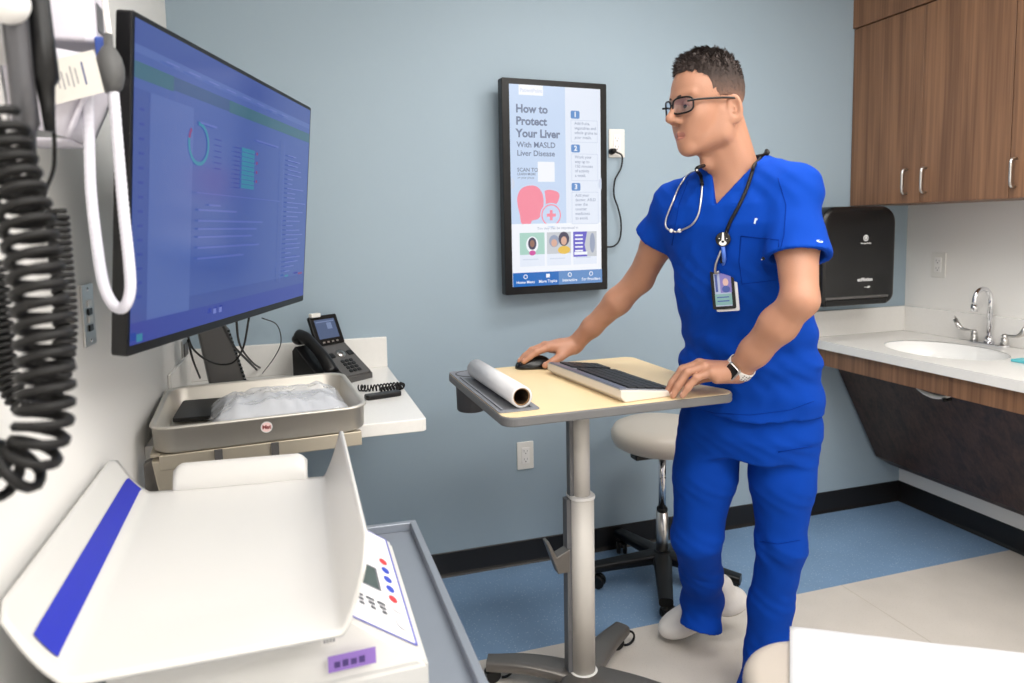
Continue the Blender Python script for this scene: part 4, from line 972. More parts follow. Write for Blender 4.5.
# ------------------------------------------------------------------ sculpting volume
class Vol:
    def __init__(s, lo, hi, h):
        s.h = h; s.lo = np.array(lo, np.float32); n = np.ceil((np.array(hi)-np.array(lo))/h).astype(int)+1
        s.n = n; s.a = np.full(tuple(n), .2, np.float32)
        s.ax = [(s.lo[i]+h*np.arange(n[i])).astype(np.float32) for i in range(3)]
    def _sl(s, lo, hi, pad):
        i0 = [max(0, int((lo[i]-pad-s.lo[i])/s.h)) for i in range(3)]; i1 = [min(s.n[i], int((hi[i]+pad-s.lo[i])/s.h)+2) for i in range(3)]
        if any(i1[i] <= i0[i] for i in range(3)): return None
        sl = tuple(slice(i0[i], i1[i]) for i in range(3))
        P = np.stack(np.meshgrid(*[s.ax[i][sl[i]] for i in range(3)], indexing='ij'), -1)
        return sl, P
    def comb(s, sl, d, k, op):
        a = s.a[sl]
        if op == 'add':
            if k: h = np.clip(.5+.5*(a-d)/k, 0, 1); r = a*(1-h)+d*h-k*h*(1-h)
            else: r = np.minimum(a, d)
        else:
            d = -d
            if k: h = np.clip(.5-.5*(a-d)/k, 0, 1); r = a*(1-h)+d*h+k*h*(1-h)
            else: r = np.maximum(a, d)
        s.a[sl] = r
    def cone(s, a, b, ra, rb, k=.01, op='add', flat=None, fs=1.0):
        a = np.array(a, np.float32); b = np.array(b, np.float32); R = max(ra, rb)
        q = s._sl(np.minimum(a, b)-R, np.maximum(a, b)+R, k+.008)
        if q is None: return
        sl, P = q; d = P-a; ab = b-a; L2 = float(ab@ab)+1e-12
        t = np.clip((d@ab)/L2, 0, 1)[..., None]; v = d-t*ab
        if flat is not None:
            n = np.array(flat, np.float32); n /= np.linalg.norm(n); c = (v@n)[..., None]; v = v+n*c*(1/fs-1)
        r = ra+(rb-ra)*t[..., 0]
        s.comb(sl, (np.linalg.norm(v, axis=-1)-r)*(fs if flat is not None and fs < 1 else 1), k, op)
    def chain(s, pts, rs, k=.01, **kw):
        for i in range(len(pts)-1): s.cone(pts[i], pts[i+1], rs[i], rs[i+1], k, **kw)
    def ell(s, c, r, R=None, k=.01, op='add'):
        c = np.array(c, np.float32); r = np.array(r, np.float32); m = r.max()
        q = s._sl(c-m, c+m, k+.008)
        if q is None: return
        sl, P = q; d = P-c
        if R is not None: d = d@np.array(R, np.float32)      # columns = local axes
        k0 = np.linalg.norm(d/r, axis=-1); k1 = np.linalg.norm(d/(r*r), axis=-1)
        s.comb(sl, k0*(k0-1)/np.maximum(k1, 1e-6), k, op)
    def fn(s, lo, hi, f, k=0.0, op='add', pad=.01):
        q = s._sl(np.array(lo), np.array(hi), pad)
        if q is None: return
        sl, P = q; s.comb(sl, f(P), k, op)
    def loft(s, secs, u, v, k=.02, p=2.3, op='add', pad=.02):
        """sections (z, cx, cy, a, b) with lateral axis u and forward axis v"""
        S = np.array(secs, np.float32); S = S[np.argsort(S[:, 0])]; m = max(S[:, 3].max(), S[:, 4].max())
        lo = (S[:, 1].min()-m, S[:, 2].min()-m, S[0, 0]); hi = (S[:, 1].max()+m, S[:, 2].max()+m, S[-1, 0])
        def f(P):
            z = P[0, 0, :, 2]; g = lambda c: np.interp(z, S[:, 0], S[:, c]).astype(np.float32)
            dx = P[..., 0]-g(1); dy = P[..., 1]-g(2); x = dx*u[0]+dy*u[1]; y = dx*v[0]+dy*v[1]; A, B = g(3), g(4)
            q = (np.abs(x/A)**p+np.abs(y/B)**p)**(1/p); d = (q-1)*np.minimum(A, B)
            return np.maximum(d, np.maximum(S[0, 0]-P[..., 2], P[..., 2]-S[-1, 0]))
        s.fn(lo, hi, f, k, op, pad)
    def surface(s, name, mats, parent=None, matfn=None, smooth_it=1):
        A = s.a; n = A.shape; ins = A < 0
        c = np.zeros((n[0]-1, n[1]-1, n[2]-1), np.int8)
        for dx in (0, 1):
            for dy in (0, 1):
                for dz in (0, 1): c += ins[dx:n[0]-1+dx, dy:n[1]-1+dy, dz:n[2]-1+dz]
        act = (c > 0) & (c < 8); idx = -np.ones(act.shape, np.int32); cells = np.argwhere(act); idx[act] = np.arange(len(cells))
        acc = np.zeros((len(cells), 3), np.float32); cnt = np.zeros(len(cells), np.float32)
        C8 = {}
        for dx in (0, 1):
            for dy in (0, 1):
                for dz in (0, 1): C8[dx, dy, dz] = A[cells[:, 0]+dx, cells[:, 1]+dy, cells[:, 2]+dz]
        for p in C8:
            for ax in range(3):
                if p[ax] == 0:
                    q = list(p); q[ax] = 1; q = tuple(q); a, b = C8[p], C8[q]; m = (a < 0) != (b < 0)
                    t = np.where(m, a/(np.where(m, a-b, 1)), 0); pt = np.tile(np.array(p, np.float32), (len(cells), 1)); pt[:, ax] += t
                    acc[m] += pt[m]; cnt[m] += 1
        V = s.lo+s.h*(cells+acc/np.maximum(cnt, 1)[:, None])
        F = []
        for ax in range(3):
            o1, o2 = [(1, 2), (2, 0), (0, 1)][ax]
            sl0 = [slice(None)]*3; sl1 = [slice(None)]*3; sl0[ax] = slice(0, -1); sl1[ax] = slice(1, None)
            m = ins[tuple(sl0)] != ins[tuple(sl1)]; E = np.argwhere(m)
            E = E[(E[:, o1] > 0) & (E[:, o2] > 0) & (E[:, o1] < n[o1]-1) & (E[:, o2] < n[o2]-1)]
            fl = ins[tuple(sl0)][E[:, 0], E[:, 1], E[:, 2]]
            def g(d1, d2):
                e = E.copy(); e[:, o1] -= d1; e[:, o2] -= d2; return idx[e[:, 0], e[:, 1], e[:, 2]]
            q = np.stack([g(1, 1), g(0, 1), g(0, 0), g(1, 0)], 1); q[~fl] = q[~fl][:, ::-1]; F.append(q)
        F = np.concatenate(F); F = F[(F >= 0).all(1)]
        # light smoothing
        e = np.concatenate([F[:, [0, 1]], F[:, [1, 2]], F[:, [2, 3]], F[:, [3, 0]]]); 
        for _ in range(smooth_it):
            sm = np.zeros_like(V); ct = np.zeros(len(V), np.float32)
            for i in range(3): sm[:, i] = np.bincount(e[:, 0], V[e[:, 1], i], len(V))+np.bincount(e[:, 1], V[e[:, 0], i], len(V))
            ct = np.bincount(e[:, 0], minlength=len(V))+np.bincount(e[:, 1], minlength=len(V))
            V = .5*V+.5*sm/np.maximum(ct, 1)[:, None]
        me = bpy.data.meshes.new(name)
        org = np.array(parent.location, np.float32) if parent is not None else np.zeros(3, np.float32)
        me.vertices.add(len(V)); me.vertices.foreach_set('co', (V-org).astype(np.float32).ravel())
        me.loops.add(F.size); me.loops.foreach_set('vertex_index', F.astype(np.int32).ravel())
        me.polygons.add(len(F)); me.polygons.foreach_set('loop_start', np.arange(0, F.size, 4, dtype=np.int32)); me.polygons.foreach_set('loop_total', np.full(len(F), 4, np.int32))
        me.polygons.foreach_set('use_smooth', np.ones(len(F), bool))
        for m in mats: me.materials.append(m)
        if matfn is not None:
            me.polygons.foreach_set('material_index', matfn(V[F].mean(1)).astype(np.int32))
        me.update(calc_edges=True)
        o = bpy.data.objects.new(name, me); COL.objects.link(o)
        if parent is not None: o.parent = parent
        s.V, s.F = V, F
        return o
    def bvh(s): return BVHTree.FromPolygons([Vector(v) for v in s.V.tolist()], s.F.tolist())
def unit(v): v = np.array(v, float); return v/np.linalg.norm(v)
# ------------------------------------------------------------------ the person
def person():
    t = thing('person', 'person with glasses and short dark hair in royal blue scrubs leaning at the rolling table', 'person', (1.25, 1.62, 0))
    A = np.array
    w = lambda x, y, d: A(W(x, y, d))
    U = unit((.62, -.785, 0)); V_ = unit((-.785, -.62, 0))       # towards own left, towards own front
    shL, shR = w(793, 191, 1.70), w(676, 207, 1.92)
    elL = w(800, 300, 1.60); wrL = A((1.104, 1.488, 1.016))
    wrR = A((.878, 2.035, 1.012)); elR = w(640, 279, 2.08)
    nb = w(741, 166, 1.79)                                       # neck base
    # head frame
    v = unit(ray(712, 105)); r_ = A(CR); left = unit(-r_-v*np.dot(-r_, v)); a = math.radians(35)
    fw = left*math.cos(a)-v*math.sin(a); fw[2] -= .06; fw = unit(fw)
    up = unit(A((0.02, 0, 1.))-fw*fw[2]); lf = np.cross(up, fw)     # own left
    HC = w(708.5, 106, 1.745)
    SX, SU = .955, 1.07
    def hp(f, l, u): return HC+fw*f*SX+lf*l*SX+up*u*SU
    HR = np.stack([fw, lf, up], 1)
    B = Vol((.66, 1.22, .84), (1.44, 2.14, 1.90), .0024)
    # torso core inside the clothes, neck
    zc = [.80, .845, .95, 1.10, 1.24, 1.383, 1.46, 1.552]; xc = [1.268, 1.264, 1.254, 1.232, 1.188, 1.142, 1.130, 1.140]; yc = [1.638, 1.637, 1.632, 1.618, 1.594, 1.567, 1.556, 1.550]
    sec = lambda L_: [(z, float(np.interp(z, zc, xc)), float(np.interp(z, zc, yc)), a_, b_) for z, a_, b_ in L_]
    B.loft(sec([(.86, .16, .10), (1.1, .15, .10), (1.3, .14, .100), (1.42, .14, .094), (1.47, .12, .080), (1.51, .085, .066), (1.53, .065, .055)]), U, V_, 0)
    B.cone(nb+V_*.022+A((0, 0, -.07)), hp(-.026, 0, -.045), .060, .056, .02)
    B.cone(nb+A((0, 0, -.03))+V_*.012, hp(-.044, 0, -.02), .050, .044, .02)
    B.cone(nb+U*.028+V_*.040+A((0, 0, -.065)), hp(-.01, .055, -.05), .016, .014, .018)
    B.cone(nb-U*.028+V_*.040+A((0, 0, -.065)), hp(-.01, -.055, -.05), .016, .014, .018)
    for s, sh in ((1, shL), (-1, shR)): B.cone(nb+A((0, 0, -.045)), sh, .045, .045, .02)
    B.ell(hp(.105, 0, -.075)*0+hp(.012, 0, -.135), (.02, .018, .02), None, .015)
    # skull and face
    r = lambda a_, b_, c_: (a_*SX, b_*SX, c_*SU)
    B.ell(hp(-.006, 0, .036), r(.0945, .076, .083), HR, .012)
    B.ell(hp(.030, 0, -.030), r(.058, .060, .082), HR, .03)
    B.ell(hp(.050, 0, .030), r(.046, .058, .060), HR, .03)
    for s in (1, -1):
        B.cone(hp(-.012, s*.056, -.030), hp(.002, s*.052, -.072), .020, .019, .022)
        B.cone(hp(.002, s*.052, -.072), hp(.063, s*.014, -.094), .018, .0175, .022)
        B.ell(hp(.058, s*.038, -.022), r(.028, .024, .024), HR, .022)
        B.cone(hp(.093, s*.012, .024), hp(.078, s*.047, .026), .0095, .008, .012)
        B.ell(hp(.104, s*.031, .0), r(.019, .019, .014), HR, .010, 'sub')
    B.ell(hp(.074, 0, -.097), r(.017, .019, .014), HR, .018)
    B.ell(hp(.078, 0, -.066), r(.020, .030, .030), HR, .018)
    B.cone(hp(.093, 0, .016), hp(.119, 0, -.021), .0078, .0105, .010)
    B.ell(hp(.1205, 0, -.0245), r(.0125, .0115, .0100), HR, .006)
    for s in (1, -1):
        B.ell(hp(.104, s*.0125, -.030), r(.0120, .0075, .0085), HR, .006)
        B.ell(hp(.108, s*.0065, -.0385), r(.006, .0032, .003), HR, .002, 'sub')
        B.ell(hp(.066, s*.028, -.044), r(.022, .018, .026), HR, .024)
        # eyelids
        B.ell(hp(.0835, s*.031, .0), r(.0145, .0165, .0135), HR, .004)
        B.ell(hp(.0985, s*.031, -.0012), r(.009, .0125, .0040), HR, .002, 'sub')
    # lips
    B.cone(hp(.0965, 0, -.0615), hp(.085, .025, -.0665), .0048, .003, .006); B.cone(hp(.0965, 0, -.0615), hp(.085, -.025, -.0665), .0048, .003, .006)
    B.cone(hp(.0945, 0, -.0722), hp(.085, .022, -.0695), .0056, .003, .006); B.cone(hp(.0945, 0, -.0722), hp(.085, -.022, -.0695), .0056, .003, .006)
    for s in (1, -1): B.cone(hp(.1025, 0, -.0672), hp(.088, s*.027, -.0682), .0014, .0014, .001, 'sub')
    # ears
    for s in (1, -1):
        ea = unit(lf*s*.45+fw*(-.35)*1.0); en = unit(lf*s*.88+fw*.42); ex = np.cross(up, en); ex = unit(ex)
        if np.dot(ex, fw) < 0: ex = -ex
        eu = unit(up*.97-ex*.2); R_ = np.stack([ex, en, eu], 1)
        c = hp(-.022, s*.0810, -.020)
        B.ell(c, (.0195, .0080, .036), R_, .005)
        B.ell(c+eu*.004+ex*.003+en*.0085, (.0128, .0090, .025), R_, .003, 'sub')
        B.ell(c-eu*.001+ex*.004+en*.0035, (.006, .004, .010), R_, .004)
        B.ell(c+eu*.002+ex*.006+en*.006, (.005, .005, .008), R_, .003, 'sub')
        B.ell(c-eu*.026+ex*.004, (.009, .006, .011), R_, .006)
    # arms
    armdir = unit(elL-shL)
    B.chain([shL, shL*.5+elL*.5, elL], [.052, .050, .0405], .02)
    fm = elL*.68+wrL*.32
    B.chain([elL, fm, elL*.3+wrL*.7, wrL], [.0395, .0435, .036, .0300], .02)
    B.chain([shR, shR*.5+elR*.5, elR], [.050, .046, .040], .02)
    fm = elR*.68+wrR*.32
    B.chain([elR, fm, elR*.3+wrR*.7, wrR], [.039, .040, .031, .0265], .02)
    nails = []
    def hand(wr, x, tips, thumb, s, zs):
        """x: wrist to fingers, s=+1 if thumb lies on +y side; tips: per finger list of local joints"""
        x = unit(x); z = unit(A((0, 0, 1.))-x*x[2]); y = np.cross(z, x)*s
        L = lambda p: wr+x*p[0]*1.07+y*p[1]*1.06+z*p[2]
        B.cone(wr, L((.038, .002, zs)), .032, .034, .015, flat=z, fs=.80)
        for kn, ky in zip(tips, (.020, .007, -.007, -.019)):
            B.cone(L((.020, ky*.8, zs*.6)), L(kn[0]), .0185, .0140, .014)
        B.cone(L((.02, -.012, -.004)), L((.06, -.024, -.004)), .016, .013, .014)
        for f_, kn in enumerate(tips):
            k_ = (1.0, 1.03, .98, .86)[f_]; P = [L(q) for q in kn]
            B.chain(P, [.0128*k_, .0116*k_, .0106*k_, .0090*k_], .004)
            B.ell(P[0], (.0128*k_,)*3, None, .006); B.ell(P[1], (.0114*k_,)*3, None, .004)
            d = unit(P[3]-P[2]); n_ = unit(z-d*np.dot(z, d)); nails.append((P[3]-d*.001+n_*.0078*k_, d, n_))
        T = [L(q) for q in thumb]
        B.cone(T[0], T[1], .018, .0150, .014); B.chain(T[1:], [.0145, .0118, .0098], .005)
        d = unit(T[-1]-T[-2]); n_ = unit(z-d*np.dot(z, d)); nails.append((T[-1]+n_*.009, d, n_))
        return L
    # own left hand on the table corner and keyboard edge
    xl = A((-.163, .045, -.02)); 
    hand(wrL, xl,
         [[(.080, .031, .026), (.120, .038, .016), (.143, .040, -.014), (.158, .041, -.034)],
          [(.084, .013, .030), (.128, .018, .018), (.155, .019, -.012), (.170, .019, -.035)],
          [(.080, -.008, .026), (.122, -.006, .018), (.149, -.007, -.015), (.164, -.007, -.037)],
          [(.071, -.026, .014), (.108, -.026, .006), (.132, -.026, -.018), (.146, -.025, -.036)]],
         [(.022, .024, -.006), (.055, .052, -.016), (.086, .066, -.028), (.108, .068, -.036)], -1, .004)
    # own right hand on the mouse
    xr = A((-.175, .010, -.016))
    hand(wrR, xr,
         [[(.088, .028, .014), (.128, .030, .006), (.150, .030, -.006), (.168, .030, -.018)],
          [(.092, .008, .017), (.134, .009, .008), (.157, .009, -.006), (.175, .008, -.020)],
          [(.087, -.012, .012), (.124, -.014, .002), (.143, -.015, -.016), (.155, -.016, -.032)],
          [(.078, -.030, .004), (.106, -.034, -.008), (.120, -.036, -.022), (.131, -.036, -.036)]],
         [(.022, .022, -.006), (.058, .044, -.018), (.088, .050, -.030), (.110, .048, -.038)], -1 if False else (1 if np.dot(np.cross(A((0, 0, 1.)), unit(xr)), A((0, -1., 0))) > 0 else -1), .004)
    def mf(Cn):
        d = Cn-HC; f_ = d@fw/SX; l_ = d@lf/SX; u_ = d@up/SU
        lip = (f_ > .080) & (np.abs(l_) < .025*(1-(np.abs(u_+.067)/.011)**2*.6)) & (u_ > -.0765) & (u_ < -.0590)
        return np.where(lip, 1, 0)
    body = B.surface('body', [M['skin'], M['lip']], t, mf, smooth_it=2)
    # nails
    for i, (p, d, n_) in enumerate(nails):
        m = MB(); y_ = np.cross(n_, d); m.m(M['nail']).sph(p-d*.003, .0052, 6, (1.05, .95, .30), R=Matrix((d.tolist(), y_.tolist(), n_.tolist())).transposed())
        m.build('fingernail', None, t, world=True)
    # eyes
    for s in (1, -1):
        m = MB(); c = hp(.0835, s*.031, 0); R_ = Matrix((fw.tolist(), lf.tolist(), up.tolist())).transposed()
        m.m(M['eyew']).sph(c, .0122, 12); m.m(M['iris']).sph(c+fw*.0088+lf*.001, .0070, 8, (.62, 1, 1), R=R_)
        m.build('eye', None, t, world=True)
    # ---- hair: cap volume + strands
    H = Vol(tuple(HC-A((.14, .14, .08))), tuple(HC+A((.14, .14, .19))), .0026)
    def loc(P):
        d = P-HC.astype(np.float32); return d@fw.astype(np.float32)/SX, d@lf.astype(np.float32)/SX, d@up.astype(np.float32)/SU
    def fh(P):
        f_, l_, u_ = loc(P)
        q = lambda c, r3: np.sqrt(((f_-c[0])/r3[0])**2+(l_/r3[1])**2+((u_-c[1])/r3[2])**2)
        th = np.clip((u_-.055)/.05, 0, 1)
        base = (q((-.006, .036), (.0945, .076, .083))-1)*.080
        n_ = .0022*np.sin(f_*210+l_*90)+.0018*np.sin(l_*230-f_*120+2)+.0014*np.sin(f_*420+u_*200)
        d = base-(.0018+th*(.009+.006*np.clip((f_-.0)/.08, -1, 1)))-n_*(.25+th)
        # hairline: forehead, temples, around the ear, nape
        hl = np.where(f_ > .055, .083+.05*np.maximum(0, np.abs(l_)-.045), 0)
        front = np.maximum(f_-(.074+.22*np.maximum(0, u_-.085)+.0*l_), -(u_-.070))
        bnd = np.interp(f_, [-.12, -.06, -.035, -.02, .012, .02, .032, .05, .06, .075, .14], [-.062, -.052, -.028, .012, .014, -.012, .0, .040, .058, .078, .084])
        return np.maximum(d, bnd-u_)
    H.fn(HC-.13, HC+.19, fh, 0)
    fm2 = bpy.data.materials.new('faded_hair'); fm2.use_nodes = True; nt = fm2.node_tree; b_ = nt.nodes['Principled BSDF']; b_.inputs['Roughness'].default_value = .75
    tc = nt.nodes.new('ShaderNodeTexCoord'); sx = nt.nodes.new('ShaderNodeSeparateXYZ'); nz = nt.nodes.new('ShaderNodeTexNoise'); nz.inputs['Scale'].default_value = 330
    nt.links.new(tc.outputs['Object'], sx.inputs[0]); nt.links.new(tc.outputs['Object'], nz.inputs['Vector'])
    mr = nt.nodes.new('ShaderNodeMapRange'); mr.inputs[1].default_value = float(HC[2])-.012; mr.inputs[2].default_value = float(HC[2])+.068
    nt.links.new(sx.outputs[2], mr.inputs[0]); ad = nt.nodes.new('ShaderNodeMath'); ad.operation = 'MULTIPLY_ADD'; ad.inputs[1].default_value = .35
    nt.links.new(nz.outputs['Fac'], ad.inputs[0]); sb = nt.nodes.new('ShaderNodeMath'); sb.operation = 'SUBTRACT'; sb.inputs[1].default_value = .175
    nt.links.new(mr.outputs[0], ad.inputs[2]); nt.links.new(ad.outputs[0], sb.inputs[0])
    cr = nt.nodes.new('ShaderNodeValToRGB'); cr.color_ramp.elements[0].color = s2l((164, 120, 98)); cr.color_ramp.elements[1].color = s2l((54, 43, 39))
    e_ = cr.color_ramp.elements.new(.55); e_.color = s2l((96, 74, 64)); nt.links.new(sb.outputs[0], cr.inputs[0]); nt.links.new(cr.outputs[0], b_.inputs['Base Color'])
    hair = H.surface('hair', [fm2], t, None)
    # strands on top
    rnd = np.random.RandomState(5); Vv = H.V; d = Vv-HC; f_ = d@fw/SX; l_ = d@lf/SX; u_ = d@up/SU
    cand = np.where(u_ > .050)[0]; pick = rnd.choice(cand, 5200)
    st = MB(); st.m(M['hair']); bm = st.bm
    for i in pick:
        p = Vv[i]; nrm = unit(p-hp(-.006, 0, .03)); fl = max(0, (u_[i]-.05)/.07)
        dirn = unit(nrm*(.35+.25*rnd.rand())+fw*(.55*(f_[i] > -.02)+.1)+up*.28+lf*rnd.normal()*.28+A((0, 0, -.4))*(f_[i] < -.05))
        Lh = (.004+.008*min(1, fl))*(.6+.7*rnd.rand()); sd = unit(np.cross(dirn, nrm)+1e-4)*.0007
        b0 = p-nrm*.002; tip = b0+dirn*Lh+fw*.002
        md = b0+(dirn*.55+nrm*.15)*Lh
        vs = [bm.verts.new(Vector(x)) for x in (b0-sd, b0+sd, md+sd*.8, tip, md-sd*.8)]
        bm.faces.new(vs).smooth = True
    cand = np.where((u_ < .052) & (u_ > .002))[0]
    for i in rnd.choice(cand, 2600):
        p = Vv[i]; nrm = unit(p-hp(-.006, 0, .03)); k_ = np.clip((u_[i]+.005)/.055, .1, 1); dirn = unit(nrm*.35-up*.8-fw*.35+lf*rnd.normal()*.1)
        if rnd.rand() > k_: continue
        sd = unit(np.cross(dirn, nrm)+1e-4)*.0005; b0 = p-nrm*.0006; vs = [bm.verts.new(Vector(x)) for x in (b0-sd, b0+sd, b0+dirn*(.003+.004*k_)+nrm*.001)]
        bm.faces.new(vs)
    o = st.build('hair_strands', None, t, world=True); o['kind'] = 'stuff'
    # eyebrows
    for s in (1, -1):
        m = MB(); m.m(M['hair'])
        m.tube([hp(.1035-.0018*k*(1 if k > 2 else .4)-.0004*k*k, s*(.012+.0052*k), .0225+.0035*math.sin(k/7*PI*.8)) for k in range(8)], [.0018, .003, .0032, .0032, .003, .0026, .002, .001], n=8)
        m.build('eyebrow', None, t, world=True)

    # ---- scrub top
    S = Vol((.90, 1.22, .78), (1.56, 2.0, 1.64), .0042)
    secs = sec([(.866, .197, .147), (.90, .196, .145), (1.00, .188, .140), (1.10, .180, .134), (1.20, .178, .132), (1.32, .182, .132), (1.40, .182, .126), (1.45, .160, .110), (1.50, .118, .086), (1.54, .075, .066)])
    S.loft(secs, U, V_, 0, p=2.25)
    for s, sh, el, r0, r1, fr in ((1, shL, elL, .061, .075, .63), (-1, shR, elR, .056, .076, .42)):
        S.cone(nb+A((0, 0, -.034))+U*s*.050, sh*.5+nb*.5+A((0, 0, -.018)), .044, .054, .03)
        S.cone(nb+A((0, 0, -.045))+U*s*.045, sh+A((0, 0, .002)), .052, .058, .04)
        S.cone(nb+A((0, 0, -.060))+U*s*.05, sh-unit(sh-nb)*.03+A((0, 0, -.02)), .062, .066, .04)
        e = sh+(el-sh)*fr
        S.cone(sh-unit(el-sh)*.0, e, r0, r1, .035)
        S.cone(sh*.55+nb*.45+A((0, 0, -.10)), sh, .07, .06, .03)
    # collar band at the back of the neck
    S.cone(nb-V_*.008+A((0, 0, -.04)), nb-V_*.004+A((0, 0, -.012)), .070, .062, .02)
    # drape folds
    Pn = None
    def folds(P):
        x = (P[..., 0]-1.18)*U[0]+(P[..., 1]-1.59)*U[1]; y = (P[..., 0]-1.18)*V_[0]+(P[..., 1]-1.59)*V_[1]; z = P[..., 2]
        f = .0030*np.sin(26*x+20*z+3*np.sin(7*z))+.0022*np.sin(-34*x+27*z+1.3+2*np.sin(9*x))
        g = .0035*np.sin(70*z+18*x+np.sin(20*x))*np.exp(-((z-1.02)/.10)**2)      # waist creases
        q = .004*np.sin(30*(x*.6-z*.8)+1)*np.exp(-((z-1.30)/.10)**2)*np.clip(x*6, -1, 1)
        fine = .0009*np.sin(120*x+60*z+4*np.sin(25*z))+.0008*np.sin(90*z-70*x+3*np.sin(31*x))
        return f*.8+g*1.25+q*1.3+fine+.0035*np.exp(-((z-.95)/.1)**2)*np.sin(28*x+4*z)
    sl = tuple(slice(0, n) for n in S.n); P = np.stack(np.meshgrid(*S.ax, indexing='ij'), -1); S.a += folds(P).astype(np.float32)
    # cut cuffs flat, hollow them
    for s, sh, el, r1, fr in ((1, shL, elL, .075, .63), (-1, shR, elR, .076, .42)):
        ax = unit(el-sh); e = sh+(el-sh)*fr
        if s > 0: ax2 = unit(ax+A((0, 0, -.12)))
        else: ax2 = ax
        S.fn(e-.14, e+.14, lambda P, e=e, ax2=ax2, ax=ax: np.maximum(np.maximum(-((P-e.astype(np.float32))@ax2.astype(np.float32)), np.linalg.norm((P-e.astype(np.float32))-((P-e.astype(np.float32))@ax.astype(np.float32))[..., None]*ax.astype(np.float32), axis=-1)-.085), ((P-e.astype(np.float32))@ax.astype(np.float32))-.1), 0, 'sub')
        S.cone(e-ax*.020, e+ax*.03, r1-.016, r1-.009, 0, 'sub')
    # neck opening and V
    S.cone(nb+V_*.010+A((0, 0, .022)), hp(-.03, 0, -.03), .060, .064, .004, 'sub')
    vt = w(716, 199, 1.63); vb = A(vt)
    def vcut(P):
        d = P-nb.astype(np.float32); x = d@U.astype(np.float32); y = d@V_.astype(np.float32); z = d[..., 2]
        z0 = -.105; hw = (z-z0)*.52; hw = np.minimum(hw, .058)
        x = x+.002-.30*z
        return np.maximum(np.maximum(np.abs(x)-hw, -(y-.012)), np.maximum(-(z-z0), z-.06))
    S.fn(nb-.16, nb+.16, vcut, .002, 'sub')
    # hem: hollow underneath
    S.loft(sec([(.78, .184, .130), (.885, .180, .126)]), U, V_, 0, p=2.25, op='sub')
    top = S.surface('scrub_top', [M['cloth']], t, None, smooth_it=2)
    bv = S.bvh()
    # ---- trousers
    T = Vol((.98, 1.30, .0), (1.62, 2.10, .98), .0045)
    hpL, hpR = A((1.332, 1.580, .84)), A((1.190, 1.712, .84))
    knL, knR = w(780, 545, 1.955), w(697, 538, 2.045)
    T.loft([(.74, 1.262, 1.64, .16, .120), (.80, 1.262, 1.64, .182, .134), (.88, 1.260, 1.636, .176, .126), (.95, 1.254, 1.632, .175, .12)], U, V_, 0, p=2.3)
    anL = A((1.294, 1.588, .10)); 
    T.chain([hpL+A((0, 0, -.03)), hpL*.5+knL*.5+A((.0, .0, 0)), knL, knL*.5+anL*.5+A((-.0, .012, 0)), anL, A((1.262, 1.562, .03))], [.100, .085, .064, .059, .063, .080], .03)
    toe = A((1.178, 1.915, .030)); heel = A((1.392, 1.905, .105))
    anR = w(703, 600, 2.20)
    T.chain([hpR+A((0, 0, -.03)), hpR*.5+knR*.5, knR, knR*.45+anR*.55, anR, w(700, 640, 2.16)], [.100, .088, .069, .061, .061, .066], .03)
    P = np.stack(np.meshgrid(*T.ax, indexing='ij'), -1)
    x = (P[..., 0]-1.2)*U[0]+(P[..., 1]-1.56)*U[1]; z = P[..., 2]; y = (P[..., 0]-1.2)*V_[0]+(P[..., 1]-1.56)*V_[1]
    T.a += (.0022*np.sin(17*z+22*x+2*np.sin(6*z)) + .0028*np.sin(52*z+34*x+2*np.sin(22*y)+3*np.sin(17*x))*np.exp(-((z-.46)/.06)**2)
            + .0038*np.sin(46*z-40*x+2*np.sin(20*y)+2*np.sin(30*x))*np.exp(-((z-.15)/.08)**2) + .0035*np.sin(45*x-30*z)*np.exp(-((z-.74)/.06)**2)+.0008*np.sin(80*z+90*x+3*np.sin(40*z))).astype(np.float32)
    # hems
    T.fn((1.1, 1.35, -.1), (1.46, 1.75, .2), lambda P: P[..., 2]-.032, 0, 'sub')
    T.cone(A((1.275, 1.575, .07)), A((1.262, 1.562, .0)), .060, .076, 0, 'sub')
    e = w(706, 628, 2.175); ax = unit(w(704, 650, 2.15)-w(712, 585, 2.175)+A((.0, .0, 0))); e32, ax32 = e.astype(np.float32), ax.astype(np.float32)
    T.fn(e-.15, e+.15, lambda P: np.maximum(-((P-e32)@ax32), ((P-e32)@ax32)-.12), 0, 'sub')
    T.surface('trousers', [M['cloth']], t, None, smooth_it=2)
    # ---- shoes
    def shoe(toe, heel, name_up=1):
        ax = unit(heel-toe); L = np.linalg.norm(heel-toe); sd = unit(np.cross(A((0, 0, 1.)), ax)); n_ = np.cross(ax, sd)
        F = Vol(np.minimum(toe, heel)-.09, np.maximum(toe, heel)+A((.09, .09, .14)), .004)
        q = lambda a_, l_, u_: toe+ax*a_+sd*l_+n_*u_
        R_ = np.stack([ax, sd, n_], 1)
        F.ell(q(.035, 0, .016), (.064, .049, .038), R_, .02); F.ell(q(.10, 0, .022), (.085, .047, .048), R_, .03); F.ell(q(L-.035, 0, .018), (.058, .042, .050), R_, .03)
        F.cone(q(L-.06, 0, .03), q(L-.055, 0, .085), .040, .042, .02); F.cone(q(.10, 0, .03), q(L-.075, 0, .072), .030, .036, .03)
        F.fn(F.lo, F.lo+F.n*F.h, lambda P: ((P-toe.astype(np.float32))@n_.astype(np.float32))+.016, .004, 'sub')
        m_ = lambda Cn: np.where(((Cn-toe)@n_) < -.006, 1, 0)
        return F.surface('shoe', [M['shoe'], M['sole']], t, m_, smooth_it=2)
    shoe(A((1.163, 1.918, .030)), A((1.425, 1.882, .110)))
    shoe(A((1.130, 1.450, .018)), A((1.325, 1.620, .018)))
    bvt = T.bvh()
    # ---- top details projected on the cloth
    cam_o = CAM
